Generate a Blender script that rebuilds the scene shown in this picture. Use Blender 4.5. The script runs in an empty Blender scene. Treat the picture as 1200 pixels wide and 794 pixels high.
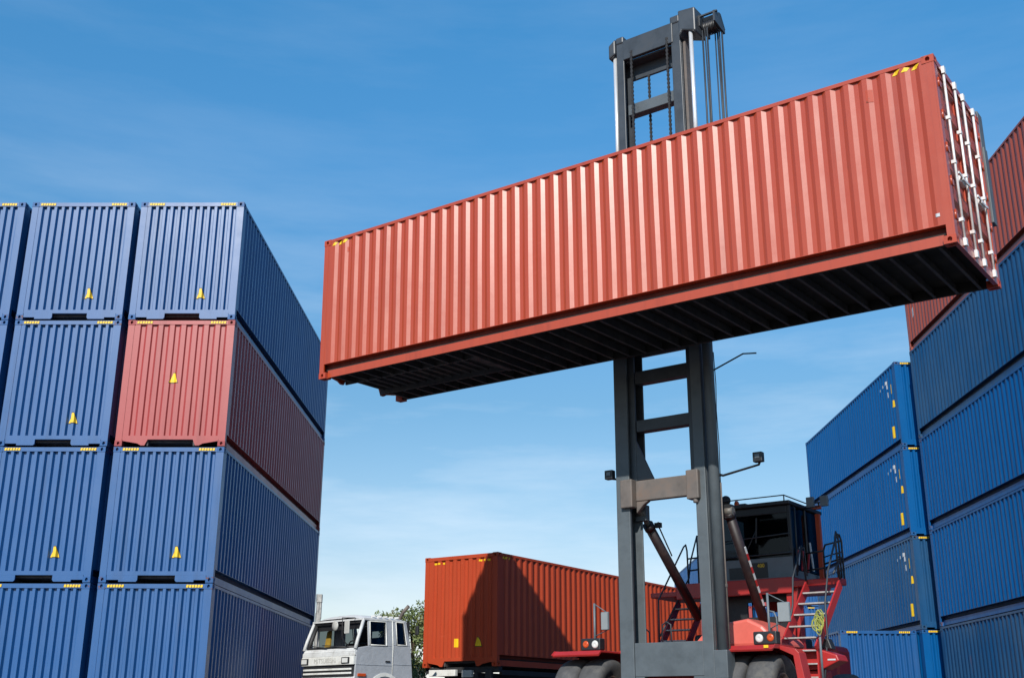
import bpy, bmesh, math, random
from mathutils import Vector, Matrix
random.seed(7)
sc = bpy.context.scene
R = math.radians

# ------------------------------------------------------------------ camera, sky, sun, exposure
F_PX, PITCH, ROLL, HC = 1330.58, 0.32, 0.004, 0.30
cam = bpy.data.objects.new('camera', bpy.data.cameras.new('camera'))
sc.collection.objects.link(cam)
cam.data.sensor_fit = 'HORIZONTAL'
cam.data.sensor_width = 36.0
cam.data.lens = 36.0 * F_PX / 1200.0
cam.data.clip_start = 0.05
cam.data.clip_end = 5000
_f = Vector((0, math.cos(PITCH), math.sin(PITCH)))
_r0 = Vector((1, 0, 0)); _u0 = Vector((0, -math.sin(PITCH), math.cos(PITCH)))
_r = _r0 * math.cos(ROLL) + _u0 * math.sin(ROLL)
_u = -_r0 * math.sin(ROLL) + _u0 * math.cos(ROLL)
cm = Matrix((( _r.x, _u.x, -_f.x, 0), (_r.y, _u.y, -_f.y, 0), (_r.z, _u.z, -_f.z, HC), (0, 0, 0, 1)))
cam.matrix_world = cm
sc.camera = cam

SUN_AZ, SUN_EL = R(15), R(34.2)          # sun is behind the camera, 15 degrees to its left
SDIR = Vector((-math.sin(SUN_AZ) * math.cos(SUN_EL), -math.cos(SUN_AZ) * math.cos(SUN_EL), math.sin(SUN_EL)))
w = bpy.data.worlds.new('World'); sc.world = w; w.use_nodes = True
nt = w.node_tree; nt.nodes.clear()
out = nt.nodes.new('ShaderNodeOutputWorld'); bg = nt.nodes.new('ShaderNodeBackground')
sky = nt.nodes.new('ShaderNodeTexSky'); sky.sky_type = 'NISHITA'; sky.sun_disc = False
sky.sun_elevation = SUN_EL; sky.sun_rotation = R(195)
sky.altitude = 0; sky.air_density = 1.2; sky.dust_density = 0.3; sky.ozone_density = 5.0
bg.inputs['Strength'].default_value = 0.14
# thin high cloud, stretched into streaks, stronger towards the horizon
tc = nt.nodes.new('ShaderNodeTexCoord'); mp = nt.nodes.new('ShaderNodeMapping')
mp.inputs['Scale'].default_value = (1.2, 1.2, 7.0); mp.inputs['Rotation'].default_value = (0.0, 0.12, 0.3)
nz = nt.nodes.new('ShaderNodeTexNoise'); nz.inputs['Scale'].default_value = 2.2; nz.inputs['Detail'].default_value = 7; nz.inputs['Roughness'].default_value = 0.6
cr = nt.nodes.new('ShaderNodeMapRange'); cr.inputs['From Min'].default_value = 0.42; cr.inputs['From Max'].default_value = 0.78
cr.inputs['To Min'].default_value = 0.0; cr.inputs['To Max'].default_value = 0.75
sep = nt.nodes.new('ShaderNodeSeparateXYZ')
hr = nt.nodes.new('ShaderNodeMapRange'); hr.inputs['From Min'].default_value = 0.02; hr.inputs['From Max'].default_value = 0.45
hr.inputs['To Min'].default_value = 1.0; hr.inputs['To Max'].default_value = 0.10
mu = nt.nodes.new('ShaderNodeMath'); mu.operation = 'MULTIPLY'
mx = nt.nodes.new('ShaderNodeMix'); mx.data_type = 'RGBA'
mx.inputs['B'].default_value = (6.6, 7.4, 8.2, 1)
L_ = nt.links
L_.new(tc.outputs['Generated'], mp.inputs['Vector']); L_.new(mp.outputs['Vector'], nz.inputs['Vector'])
L_.new(nz.outputs['Fac'], cr.inputs['Value']); L_.new(tc.outputs['Generated'], sep.inputs['Vector'])
L_.new(sep.outputs['Z'], hr.inputs['Value']); L_.new(cr.outputs['Result'], mu.inputs[0]); L_.new(hr.outputs['Result'], mu.inputs[1])
# colour balance of the clear sky by height above the horizon (deeper blue overhead)
rp = nt.nodes.new('ShaderNodeValToRGB'); e_ = rp.color_ramp.elements
for p_, c_ in ((0.10, (1.00, .86, .83)), (0.18, (.86, .89, .86)), (0.26, (.68, .88, .88)), (0.45, (.57, 1.10, 1.22)), (0.58, (.50, 1.22, 1.38)), (0.75, (.36, .75, .88)), (1.0, (.24, .48, .60))):
    el = e_.new(p_); el.color = (c_[0] / 1.5, c_[1] / 1.5, c_[2] / 1.5, 1)
e_.remove(e_[0]); e_.remove(e_[-1])
el = e_[len(e_) - 1]
sm_ = nt.nodes.new('ShaderNodeVectorMath'); sm_.operation = 'MULTIPLY'; s2_ = nt.nodes.new('ShaderNodeVectorMath'); s2_.operation = 'SCALE'; s2_.inputs['Scale'].default_value = 1.5
L_.new(sep.outputs['Z'], rp.inputs['Fac']); L_.new(rp.outputs['Color'], sm_.inputs[0]); L_.new(sky.outputs['Color'], sm_.inputs[1]); L_.new(sm_.outputs[0], s2_.inputs[0])
L_.new(mu.outputs[0], mx.inputs['Factor']); L_.new(s2_.outputs[0], mx.inputs['A'])
L_.new(mx.outputs['Result'], bg.inputs['Color']); L_.new(bg.outputs['Background'], out.inputs['Surface'])

sl = bpy.data.lights.new('sun', 'SUN'); sl.energy = 5.0; sl.angle = R(0.53); sl.color = (1.0, 0.95, 0.87)
so = bpy.data.objects.new('sun', sl); sc.collection.objects.link(so)
so.rotation_euler = SDIR.to_track_quat('Z', 'Y').to_euler()
so.location = (-10, -30, 30)
sc.view_settings.view_transform = 'Standard'; sc.view_settings.look = 'None'
sc.view_settings.gamma = 1.0; sc.view_settings.exposure = 0.0

# ------------------------------------------------------------------ helpers
C = sc.collection
class MB:
    """collects shapes and links them as ONE mesh object"""
    def __init__(s): s.v = []; s.f = []; s.m = []; s.mi = 0; s.sm = []
    def add(s, vs, fs, smooth=False):
        n = len(s.v); s.v += [tuple(p) for p in vs]
        for f in fs: s.f.append([n + i for i in f]); s.m.append(s.mi); s.sm.append(smooth)
        return s
    def box(s, x0, x1, y0, y1, z0, z1):
        vs = [(x, y, z) for z in (z0, z1) for y in (y0, y1) for x in (x0, x1)]
        return s.add(vs, [(0, 2, 3, 1), (4, 5, 7, 6), (0, 1, 5, 4), (2, 6, 7, 3), (0, 4, 6, 2), (1, 3, 7, 5)])
    def bar(s, a, b, wd, ht, up=(0, 0, 1)):
        a = Vector(a); b = Vector(b); d = (b - a).normalized(); up = Vector(up)
        if abs(d.dot(up)) > 0.98: up = Vector((0, 1, 0))
        x = d.cross(up).normalized(); y = x.cross(d).normalized()
        vs = [p + x * (wd / 2 * i) + y * (ht / 2 * j) for p in (a, b) for j in (-1, 1) for i in (-1, 1)]
        return s.add(vs, [(0, 2, 3, 1), (4, 5, 7, 6), (0, 1, 5, 4), (2, 6, 7, 3), (0, 4, 6, 2), (1, 3, 7, 5)])
    def prism(s, poly, axis, lo, hi):
        """poly in the two other axes (cyclic x->y,z ; y->x,z ; z->x,y)"""
        def P(a, b, c):
            return {'x': (c, a, b), 'y': (a, c, b), 'z': (a, b, c)}[axis]
        n = len(poly)
        vs = [P(a, b, lo) for a, b in poly] + [P(a, b, hi) for a, b in poly]
        fs = [list(range(n))[::-1], list(range(n, 2 * n))] + [(i, (i + 1) % n, n + (i + 1) % n, n + i) for i in range(n)]
        return s.add(vs, fs)
    def tube(s, pts, r, seg=8, caps=True, smooth=True):
        pts = [Vector(p) for p in pts]; n = len(pts)
        rs = r if isinstance(r, (list, tuple)) else [r] * n
        d0 = (pts[1] - pts[0]).normalized()
        up = Vector((0, 0, 1)) if abs(d0.z) < 0.9 else Vector((1, 0, 0))
        x = d0.cross(up).normalized(); vs = []
        for i, p in enumerate(pts):
            d = ((pts[min(i + 1, n - 1)] - p).normalized() + (p - pts[max(i - 1, 0)]).normalized())
            d = d.normalized() if d.length > 1e-6 else d0
            x = (x - d * x.dot(d)).normalized(); y = d.cross(x)
            for k in range(seg):
                a = 2 * math.pi * k / seg
                vs.append(p + (x * math.cos(a) + y * math.sin(a)) * rs[i])
        fs = [(i * seg + k, i * seg + (k + 1) % seg, (i + 1) * seg + (k + 1) % seg, (i + 1) * seg + k) for i in range(n - 1) for k in range(seg)]
        s.add(vs, fs, smooth)
        if caps:
            m = len(s.v) - len(vs)
            s.f.append([m + k for k in range(seg)][::-1]); s.m.append(s.mi); s.sm.append(False)
            s.f.append([m + (n - 1) * seg + k for k in range(seg)]); s.m.append(s.mi); s.sm.append(False)
        return s
    def lathe(s, prof, c, axis, seg=40, smooth=True):
        """prof = [(along, radius)], spun round axis through c"""
        ax = 'xyz'.index(axis); o = [i for i in range(3) if i != ax]; vs = []
        for a, r in prof:
            for k in range(seg):
                t = 2 * math.pi * k / seg; p = list(c); p[ax] += a; p[o[0]] += r * math.cos(t); p[o[1]] += r * math.sin(t); vs.append(p)
        n = len(prof)
        fs = [(i * seg + k, i * seg + (k + 1) % seg, (i + 1) * seg + (k + 1) % seg, (i + 1) * seg + k) for i in range(n - 1) for k in range(seg)]
        return s.add(vs, fs, smooth)
    def mesh(s, name, mats):
        me = bpy.data.meshes.new(name); me.from_pydata(s.v, [], s.f)
        mats = mats if isinstance(mats, (list, tuple)) else [mats]
        for m in mats: me.materials.append(m)
        for p, mi, sm in zip(me.polygons, s.m, s.sm): p.material_index = mi; p.use_smooth = sm
        bm = bmesh.new(); bm.from_mesh(me); bmesh.ops.recalc_face_normals(bm, faces=bm.faces); bm.to_mesh(me); bm.free()
        return me
    def build(s, name, mats, parent=None, bevel=0, M=None):
        o = bpy.data.objects.new(name, s.mesh(name, mats)); C.objects.link(o)
        if parent: o.parent = parent
        if M is not None: o.matrix_local = M
        if bevel:
            b = o.modifiers.new('bevel', 'BEVEL'); b.width = bevel; b.segments = 2; b.limit_method = 'ANGLE'; b.angle_limit = R(40)
        return o
def empty(name, loc=(0, 0, 0), rz=0, M=None):
    o = bpy.data.objects.new(name, None); C.objects.link(o); o.empty_display_size = 0.3
    if M is not None: o.matrix_world = M
    else: o.location = loc; o.rotation_euler = (0, 0, rz)
    return o
def tag(o, label=None, cat=None, group=None, kind=None):
    if label: o['label'] = label
    if cat: o['category'] = cat
    if group: o['group'] = group
    if kind: o['kind'] = kind
    return o
def text_mesh(name, body, size, mat, parent, M, extrude=0.004, align='CENTER', sx=1.0):
    cu = bpy.data.curves.new(name, 'FONT'); cu.body = body; cu.size = size; cu.extrude = extrude; cu.align_x = align; cu.align_y = 'CENTER'
    to = bpy.data.objects.new(name, cu); C.objects.link(to)
    dg = bpy.context.evaluated_depsgraph_get(); me = bpy.data.meshes.new_from_object(to.evaluated_get(dg))
    bpy.data.objects.remove(to); me.name = name
    me.materials.clear(); me.materials.append(mat)
    for v in me.vertices: v.co.x *= sx
    o = bpy.data.objects.new(name, me); C.objects.link(o); o.parent = parent; o.matrix_local = M
    return o

# ------------------------------------------------------------------ materials
def new_mat(name):
    m = bpy.data.materials.new(name); m.use_nodes = True
    return m, m.node_tree, m.node_tree.nodes['Principled BSDF']
def plain(name, col, rough=0.5, metal=0.0, spec=0.5, vary=0.12, scale=6.0, bump=0.0, dirt=None, dirt_amt=0.5, emit=0):
    m, n, b = new_mat(name)
    b.inputs['Roughness'].default_value = rough; b.inputs['Metallic'].default_value = metal
    b.inputs['Specular IOR Level'].default_value = spec
    g = n.nodes.new('ShaderNodeNewGeometry'); t = n.nodes.new('ShaderNodeTexNoise')
    t.inputs['Scale'].default_value = scale; t.inputs['Detail'].default_value = 6; t.inputs['Roughness'].default_value = 0.65
    n.links.new(g.outputs['Position'], t.inputs['Vector'])
    r = n.nodes.new('ShaderNodeMapRange'); r.inputs['From Min'].default_value = 0.3; r.inputs['From Max'].default_value = 0.7
    r.inputs['To Min'].default_value = 1 - vary; r.inputs['To Max'].default_value = 1 + vary
    n.links.new(t.outputs['Fac'], r.inputs['Value'])
    mul = n.nodes.new('ShaderNodeVectorMath'); mul.operation = 'SCALE'; mul.inputs[0].default_value = col[:3]
    n.links.new(r.outputs['Result'], mul.inputs['Scale'])
    last = mul.outputs['Vector']
    if dirt:
        t2 = n.nodes.new('ShaderNodeTexNoise'); t2.inputs['Scale'].default_value = scale * 0.5; t2.inputs['Detail'].default_value = 9; t2.inputs['Roughness'].default_value = 0.7
        n.links.new(g.outputs['Position'], t2.inputs['Vector'])
        r2 = n.nodes.new('ShaderNodeMapRange'); r2.inputs['From Min'].default_value = 0.52; r2.inputs['From Max'].default_value = 0.68
        r2.inputs['To Min'].default_value = 0; r2.inputs['To Max'].default_value = dirt_amt
        n.links.new(t2.outputs['Fac'], r2.inputs['Value'])
        k = n.nodes.new('ShaderNodeMix'); k.data_type = 'RGBA'; k.inputs['B'].default_value = (*dirt, 1)
        n.links.new(r2.outputs['Result'], k.inputs['Factor']); n.links.new(last, k.inputs['A']); last = k.outputs['Result']
    n.links.new(last, b.inputs['Base Color'])
    if bump:
        bp = n.nodes.new('ShaderNodeBump'); bp.inputs['Strength'].default_value = bump; bp.inputs['Distance'].default_value = 0.02
        n.links.new(t.outputs['Fac'], bp.inputs['Height']); n.links.new(bp.outputs['Normal'], b.inputs['Normal'])
    if emit:
        b.inputs['Emission Color'].default_value = (*col[:3], 1); b.inputs['Emission Strength'].default_value = emit
    return m
def container_paint(name, col, fade, rust=(0.13, 0.045, 0.022), rough=0.40, rust_amt=0.8, fade_amt=0.30, spec=0.5, streak=0.55, chip_at=0.67):
    """enamel over steel: cloudy fading, vertical rain streaks, small chips of rust, uneven gloss"""
    m, n, b = new_mat(name); N = n.nodes; K = n.links
    g = N.new('ShaderNodeNewGeometry')
    def noise(sc_, det, rgh, mscale=None):
        t = N.new('ShaderNodeTexNoise'); t.inputs['Scale'].default_value = sc_; t.inputs['Detail'].default_value = det; t.inputs['Roughness'].default_value = rgh
        if mscale:
            mp_ = N.new('ShaderNodeMapping'); mp_.inputs['Scale'].default_value = mscale; K.new(g.outputs['Position'], mp_.inputs['Vector']); K.new(mp_.outputs['Vector'], t.inputs['Vector'])
        else: K.new(g.outputs['Position'], t.inputs['Vector'])
        return t.outputs['Fac']
    def rng(v, a, b_, c, d):
        r = N.new('ShaderNodeMapRange'); r.inputs['From Min'].default_value = a; r.inputs['From Max'].default_value = b_
        r.inputs['To Min'].default_value = c; r.inputs['To Max'].default_value = d; K.new(v, r.inputs['Value']); return r.outputs['Result']
    def mix(f, a, c):
        k = N.new('ShaderNodeMix'); k.data_type = 'RGBA'
        K.new(f, k.inputs['Factor'])
        if isinstance(a, tuple): k.inputs['A'].default_value = (*a, 1)
        else: K.new(a, k.inputs['A'])
        if isinstance(c, tuple): k.inputs['B'].default_value = (*c, 1)
        else: K.new(c, k.inputs['B'])
        return k.outputs['Result']
    cloud = rng(noise(0.45, 5, 0.6), 0.35, 0.7, 0, fade_amt)
    c1 = mix(cloud, col, fade)
    stk = rng(noise(5.0, 5, 0.6, (1, 1, 0.06)), 0.5, 0.75, 0, streak)
    c2 = mix(stk, c1, tuple(x * 0.62 for x in col))
    dust = rng(noise(3.0, 8, 0.75, (1, 1, 0.35)), 0.52, 0.8, 0, 0.3)
    c3 = mix(dust, c2, fade)
    scuff = rng(noise(4.0, 8, 0.7, (0.5, 0.5, 5.0)), 0.66, 0.72, 0, 0.45)
    c3 = mix(scuff, c3, tuple(min(1, x * 1.25 + 0.05) for x in fade))
    run = rng(noise(7.0, 6, 0.65, (1, 1, 0.10)), 0.66, 0.74, 0, 0.45 * rust_amt)
    c3 = mix(run, c3, rust)
    chip = rng(noise(9.0, 9, 0.75), chip_at, chip_at + .03, 0, rust_amt)
    c4 = mix(chip, c3, rust)
    K.new(c4, b.inputs['Base Color'])
    K.new(rng(noise(1.6, 6, 0.7), 0.3, 0.7, rough - 0.04, rough + 0.05), b.inputs['Roughness'])
    b.inputs['Specular IOR Level'].default_value = spec
    bp = N.new('ShaderNodeBump'); bp.inputs['Strength'].default_value = 0.14; bp.inputs['Distance'].default_value = 0.01
    K.new(noise(1.9, 4, 0.55), bp.inputs['Height']); K.new(bp.outputs['Normal'], b.inputs['Normal'])
    return m
M = {}
M['blue'] = container_paint('blue_paint', (0.005, 0.080, 0.250), (0.025, 0.10, 0.25), rust_amt=0.5, spec=0.6)
M['navy'] = container_paint('navy_paint', (0.004, 0.064, 0.18), (0.045, 0.10, 0.17), rust_amt=0.7, spec=0.2, fade_amt=0.5)
M['marine'] = container_paint('marine_paint', (0.001, 0.084, 0.27), (0.006, 0.10, 0.28), rust_amt=0.5, spec=0.15)
M['red'] = container_paint('brick_red_paint', (0.34, 0.050, 0.050), (0.38, 0.09, 0.085))
M['oxide'] = container_paint('oxide_red_paint', (0.39, 0.047, 0.009), (0.42, 0.072, 0.025), rough=0.33, fade_amt=0.25, spec=0.85)
M['orange'] = container_paint('orange_red_paint', (0.40, 0.050, 0.014), (0.44, 0.065, 0.024), rough=0.5)
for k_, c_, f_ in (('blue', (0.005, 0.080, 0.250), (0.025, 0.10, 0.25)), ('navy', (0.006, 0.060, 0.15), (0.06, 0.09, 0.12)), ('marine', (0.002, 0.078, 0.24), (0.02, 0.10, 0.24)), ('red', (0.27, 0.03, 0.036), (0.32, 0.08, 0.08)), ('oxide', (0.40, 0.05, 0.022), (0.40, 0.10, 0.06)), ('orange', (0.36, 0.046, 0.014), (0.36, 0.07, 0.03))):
    M[k_ + '_dark'] = plain(k_ + '_grimy_rail_web', tuple(x * 0.32 for x in c_), 0.8, vary=0.3, scale=5)  # container colour darkened to paint the recess shade onto the rail web
    M[k_ + '_worn'] = container_paint(k_ + '_worn_casting_paint', c_, f_, rust_amt=0.85, chip_at=0.56, spec=0.35, rough=0.5)
M['brownred'] = container_paint('brown_red_paint', (0.30, 0.062, 0.040), (0.34, 0.09, 0.06), spec=0.35)
M['brownred_worn'] = container_paint('brown_red_worn_paint', (0.28, 0.06, 0.04), (0.34, 0.10, 0.07), rust_amt=0.85, chip_at=0.56)
M['brownred_dark'] = plain('brown_red_grimy_rail_web', (0.09, 0.02, 0.013), 0.8, vary=0.3, scale=5)  # same painted-in recess shade for the brown-red rail web
M['under'] = plain('undercoat', (0.014, 0.012, 0.012), 0.85, vary=0.5, scale=3, dirt=(0.035, 0.03, 0.025), dirt_amt=0.7)
M['xmember'] = plain('scuffed_cross_member', (0.05, 0.048, 0.055), 0.7, vary=0.4, scale=4, dirt=(0.10, 0.08, 0.06), dirt_amt=0.6)
M['yellow'] = plain('yellow_film', (0.80, 0.50, 0.01), 0.5, vary=0.1)
M['film_black'] = plain('black_film', (0.02, 0.02, 0.02), 0.5)
M['film_white'] = plain('white_film', (0.50, 0.52, 0.54), 0.5, vary=0.1)
M['galv'] = plain('white_galvanised_steel', (0.72, 0.72, 0.72), 0.42, metal=0.15, vary=0.15, scale=12, dirt=(0.3, 0.2, 0.15), dirt_amt=0.5)
M['gasket'] = plain('rubber_gasket', (0.02, 0.02, 0.022), 0.7)
M['floorwood'] = plain('deck_plywood', (0.10, 0.06, 0.03), 0.8, vary=0.4)
M['mast'] = plain('mast_grey_paint', (0.082, 0.098, 0.110), 0.5, vary=0.25, scale=2.5, bump=0.15, dirt=(0.05, 0.05, 0.05), dirt_amt=0.55)
M['mastdark'] = plain('mast_dark_paint', (0.040, 0.048, 0.058), 0.45, vary=0.3, scale=2.5, bump=0.12, dirt=(0.04, 0.036, 0.034), dirt_amt=0.6)
M['cabglass'] = None
M['mastin'] = plain('greased_mast_steel', (0.10, 0.095, 0.088), 0.5, vary=0.35, scale=4, dirt=(0.14, 0.08, 0.045), dirt_amt=0.6)
M['brown'] = plain('worn_brown_grey_steel', (0.125, 0.107, 0.097), 0.6, vary=0.3, scale=3, dirt=(0.13, 0.07, 0.04), dirt_amt=0.5)
M['chrome'] = plain('chrome_rod', (0.85, 0.86, 0.88), 0.32, metal=0.55, vary=0.03)
M['chain'] = plain('oiled_chain', (0.05, 0.045, 0.042), 0.45, metal=0.6, vary=0.3, scale=40)
M['hose'] = plain('black_hose', (0.025, 0.03, 0.038), 0.5, vary=0.2)
M['mred'] = plain('machine_red_paint', (0.38, 0.022, 0.02), 0.38, vary=0.12, scale=2.0, dirt=(0.15, 0.02, 0.018), dirt_amt=0.5)
M['mpink'] = plain('faded_red_paint', (0.62, 0.13, 0.10), 0.36, vary=0.15, scale=2.0, dirt=(0.45, 0.07, 0.06), dirt_amt=0.5)
M['mdark'] = plain('machine_dark_paint', (0.015, 0.016, 0.019), 0.45, vary=0.25)
M['cylpaint'] = plain('dark_maroon_cylinder', (0.016, 0.008, 0.009), 0.5, vary=0.3, dirt=(0.05, 0.03, 0.025))
M['cabgrey'] = plain('cab_grey_panel', (0.12, 0.145, 0.165), 0.5, vary=0.12)
M['tread_metal'] = plain('worn_tread_metal', (0.36, 0.34, 0.33), 0.5, vary=0.25, scale=14, dirt=(0.2, 0.15, 0.12))
M['tyre'] = plain('tyre_rubber', (0.07, 0.07, 0.072), 0.8, vary=0.3, scale=5, bump=0.5, dirt=(0.13, 0.12, 0.10), dirt_amt=0.6)
M['rim'] = plain('rim_steel', (0.10, 0.085, 0.08), 0.5, vary=0.3, dirt=(0.2, 0.1, 0.05))
M['lampglass'] = plain('lamp_lens', (0.58, 0.58, 0.56), 0.15, vary=0.03)
M['amber'] = plain('amber_lens', (0.50, 0.07, 0.015), 0.2, vary=0.05)
M['mirror'] = plain('mirror_face', (0.30, 0.32, 0.33), 0.3, metal=0.4, vary=0.05)
M['rope'] = plain('yellow_green_rope', (0.30, 0.32, 0.07), 0.8, vary=0.35, scale=40, dirt=(0.08, 0.10, 0.04))
M['silver'] = plain('truck_silver_paint', (0.42, 0.44, 0.47), 0.36, metal=0.15, vary=0.12, scale=2.0, dirt=(0.27, 0.30, 0.34), dirt_amt=0.8, bump=0.6)
M['twhite'] = plain('truck_white_plastic', (0.66, 0.66, 0.63), 0.45, vary=0.15, scale=8, dirt=(0.25, 0.23, 0.19), dirt_amt=0.6)
M['silver'].node_tree.nodes['Bump'].inputs['Distance'].default_value = 0.035
M['roofwhite'] = plain('chalky_white_paint', (0.58, 0.59, 0.59), 0.5, vary=0.15, scale=7, dirt=(0.30, 0.29, 0.27), dirt_amt=0.7, bump=0.3)
M['tdark'] = plain('truck_dark_trim', (0.02, 0.02, 0.022), 0.6, vary=0.3)
M['cloth'] = plain('olive_seat_cloth', (0.30, 0.19, 0.02), 0.8, vary=0.2)
M['trim_grey'] = plain('embossed_grey', (0.42, 0.42, 0.40), 0.5)
M['concrete'] = plain('yard_asphalt', (0.06, 0.058, 0.055), 0.85, vary=0.25, scale=0.35, bump=0.2, dirt=(0.09, 0.085, 0.08), dirt_amt=0.7)
M['bark'] = plain('bark', (0.11, 0.085, 0.06), 0.9, vary=0.3, bump=0.5)
M['leaf'] = plain('leaf_green', (0.12, 0.16, 0.05), 0.6, vary=0.45, scale=1.5, dirt=(0.26, 0.20, 0.08), dirt_amt=0.8)
M['pole'] = plain('flaking_grey_metal', (0.33, 0.33, 0.32), 0.7, vary=0.5, scale=9, dirt=(0.10, 0.10, 0.10))
# see-through tinted glass
def glass(name, tint, fac, rough=0.05):
    m, n, b = new_mat(name); N = n.nodes
    tr = N.new('ShaderNodeBsdfTransparent'); tr.inputs['Color'].default_value = (*tint, 1)
    gl = N.new('ShaderNodeBsdfGlossy'); gl.inputs['Roughness'].default_value = rough; gl.inputs['Color'].default_value = (1, 1, 1, 1)
    fr = N.new('ShaderNodeFresnel'); fr.inputs['IOR'].default_value = 1.45
    mm = N.new('ShaderNodeMath'); mm.operation = 'MULTIPLY'; mm.inputs[1].default_value = fac
    mxs = N.new('ShaderNodeMixShader'); o = N['Material Output']
    n.links.new(fr.outputs[0], mm.inputs[0]); n.links.new(mm.outputs[0], mxs.inputs[0]); n.links.new(tr.outputs[0], mxs.inputs[1]); n.links.new(gl.outputs[0], mxs.inputs[2])
    n.links.new(mxs.outputs[0], o.inputs['Surface']); return m
M['glass'] = glass('tinted_glass', (0.16, 0.19, 0.20), 0.5)
M['cabglass'] = glass('dark_cab_glass', (0.08, 0.10, 0.115), 0.45)

# ------------------------------------------------------------------ ground
g = MB(); g.box(-1500, 1500, -1500, 1500, -0.6, 0.0)
tag(g.build('yard_ground', M['concrete']), kind='structure')

# ------------------------------------------------------------------ shipping containers
W, LEN = 2.438, 12.192
HW, HL = W / 2, LEN / 2
def profile(s0, s1, n, depth, fr, flat=0.0):
    """breakpoints (s, inward depth) of a corrugated sheet: outer flat, slope, inner flat, slope"""
    p = [(s0, 0.0)]; per = (s1 - s0 - 2 * flat) / n; s = s0 + flat
    for i in range(n):
        a = s + i * per
        p += [(a + per * fr[0], 0.0), (a + per * (fr[0] + fr[1]), depth), (a + per * (fr[0] + fr[1] + fr[2]), depth), (a + per, 0.0)]
    p.append((s1, 0.0)); q = [p[0]]
    for c in p[1:]:
        if c[0] - q[-1][0] > 1e-4: q.append(c)
    return q
SIDE = profile(-HL + 0.12, HL - 0.12, 42, 0.036, (0.26, 0.245, 0.25, 0.245), 0.10)
END = {'fine': profile(-HW + 0.15, HW - 0.15, 12, 0.066, (0.36, 0.19, 0.28, 0.17), 0.03),
       'wide': profile(-HW + 0.15, HW - 0.15, 8, 0.045, (0.40, 0.09, 0.30, 0.21), 0.03)}
def sheet(prof, z0, z1, rows, wob, seed):
    """corrugated sheet as (s, z, depth) grid with slight waviness as on a knocked-about container"""
    rnd = random.Random(seed); vs = []; n = len(prof)
    ph = [rnd.uniform(0, 6.28) for _ in range(6)]
    for j in range(rows + 1):
        t = j / rows; z = z0 + (z1 - z0) * t; e = math.sin(math.pi * t)
        for i, (s, d) in enumerate(prof):
            k = 0 if i in (0, n - 1) else 1
            ds = wob * e * k * (math.sin(s * 2.1 + ph[0] + t * 3) + 0.6 * math.sin(s * 5.3 + ph[1] - t * 5))
            dd = wob * 1.1 * e * k * (math.sin(s * 1.3 + ph[2]) * math.sin(t * 4 + ph[3]) + 0.5 * math.sin(s * 3.7 + ph[4] + t * 2))
            vs.append((s + ds, z, max(d + dd, -0.004)))
    fs = [(j * n + i, j * n + i + 1, (j + 1) * n + i + 1, (j + 1) * n + i) for j in range(rows) for i in range(n - 1)]
    return vs, fs
def conform(poly, prof, off):
    """lays a convex (s, z) polygon on the corrugation: clips it at each fold"""
    def clip(p, a, keep_right):
        o = []
        for i in range(len(p)):
            q, r_ = p[i], p[(i + 1) % len(p)]
            qi = (q[0] >= a) if keep_right else (q[0] <= a); ri = (r_[0] >= a) if keep_right else (r_[0] <= a)
            if qi: o.append(q)
            if qi != ri:
                t = (a - q[0]) / (r_[0] - q[0]); o.append((a, q[1] + t * (r_[1] - q[1])))
        return o
    vs, fs = [], []
    for (s0, d0), (s1, d1) in zip(prof, prof[1:]):
        p = clip(clip(poly, s0, True), s1, False) if poly else []
        if len(p) < 3: continue
        nn = math.hypot(s1 - s0, d1 - d0); ns = (d1 - d0) / nn; nd = (s1 - s0) / nn
        b = len(vs)
        for s, z in p:
            t = (s - s0) / (s1 - s0); vs.append((s - ns * off * 0, z, d0 + (d1 - d0) * t - off))
        fs.append(list(range(b, b + len(p))))
    return vs, fs
meshes = {}
def cm_(key, fn, mats):
    if key not in meshes: meshes[key] = fn().mesh(key[0], mats)
    return meshes[key]
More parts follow.
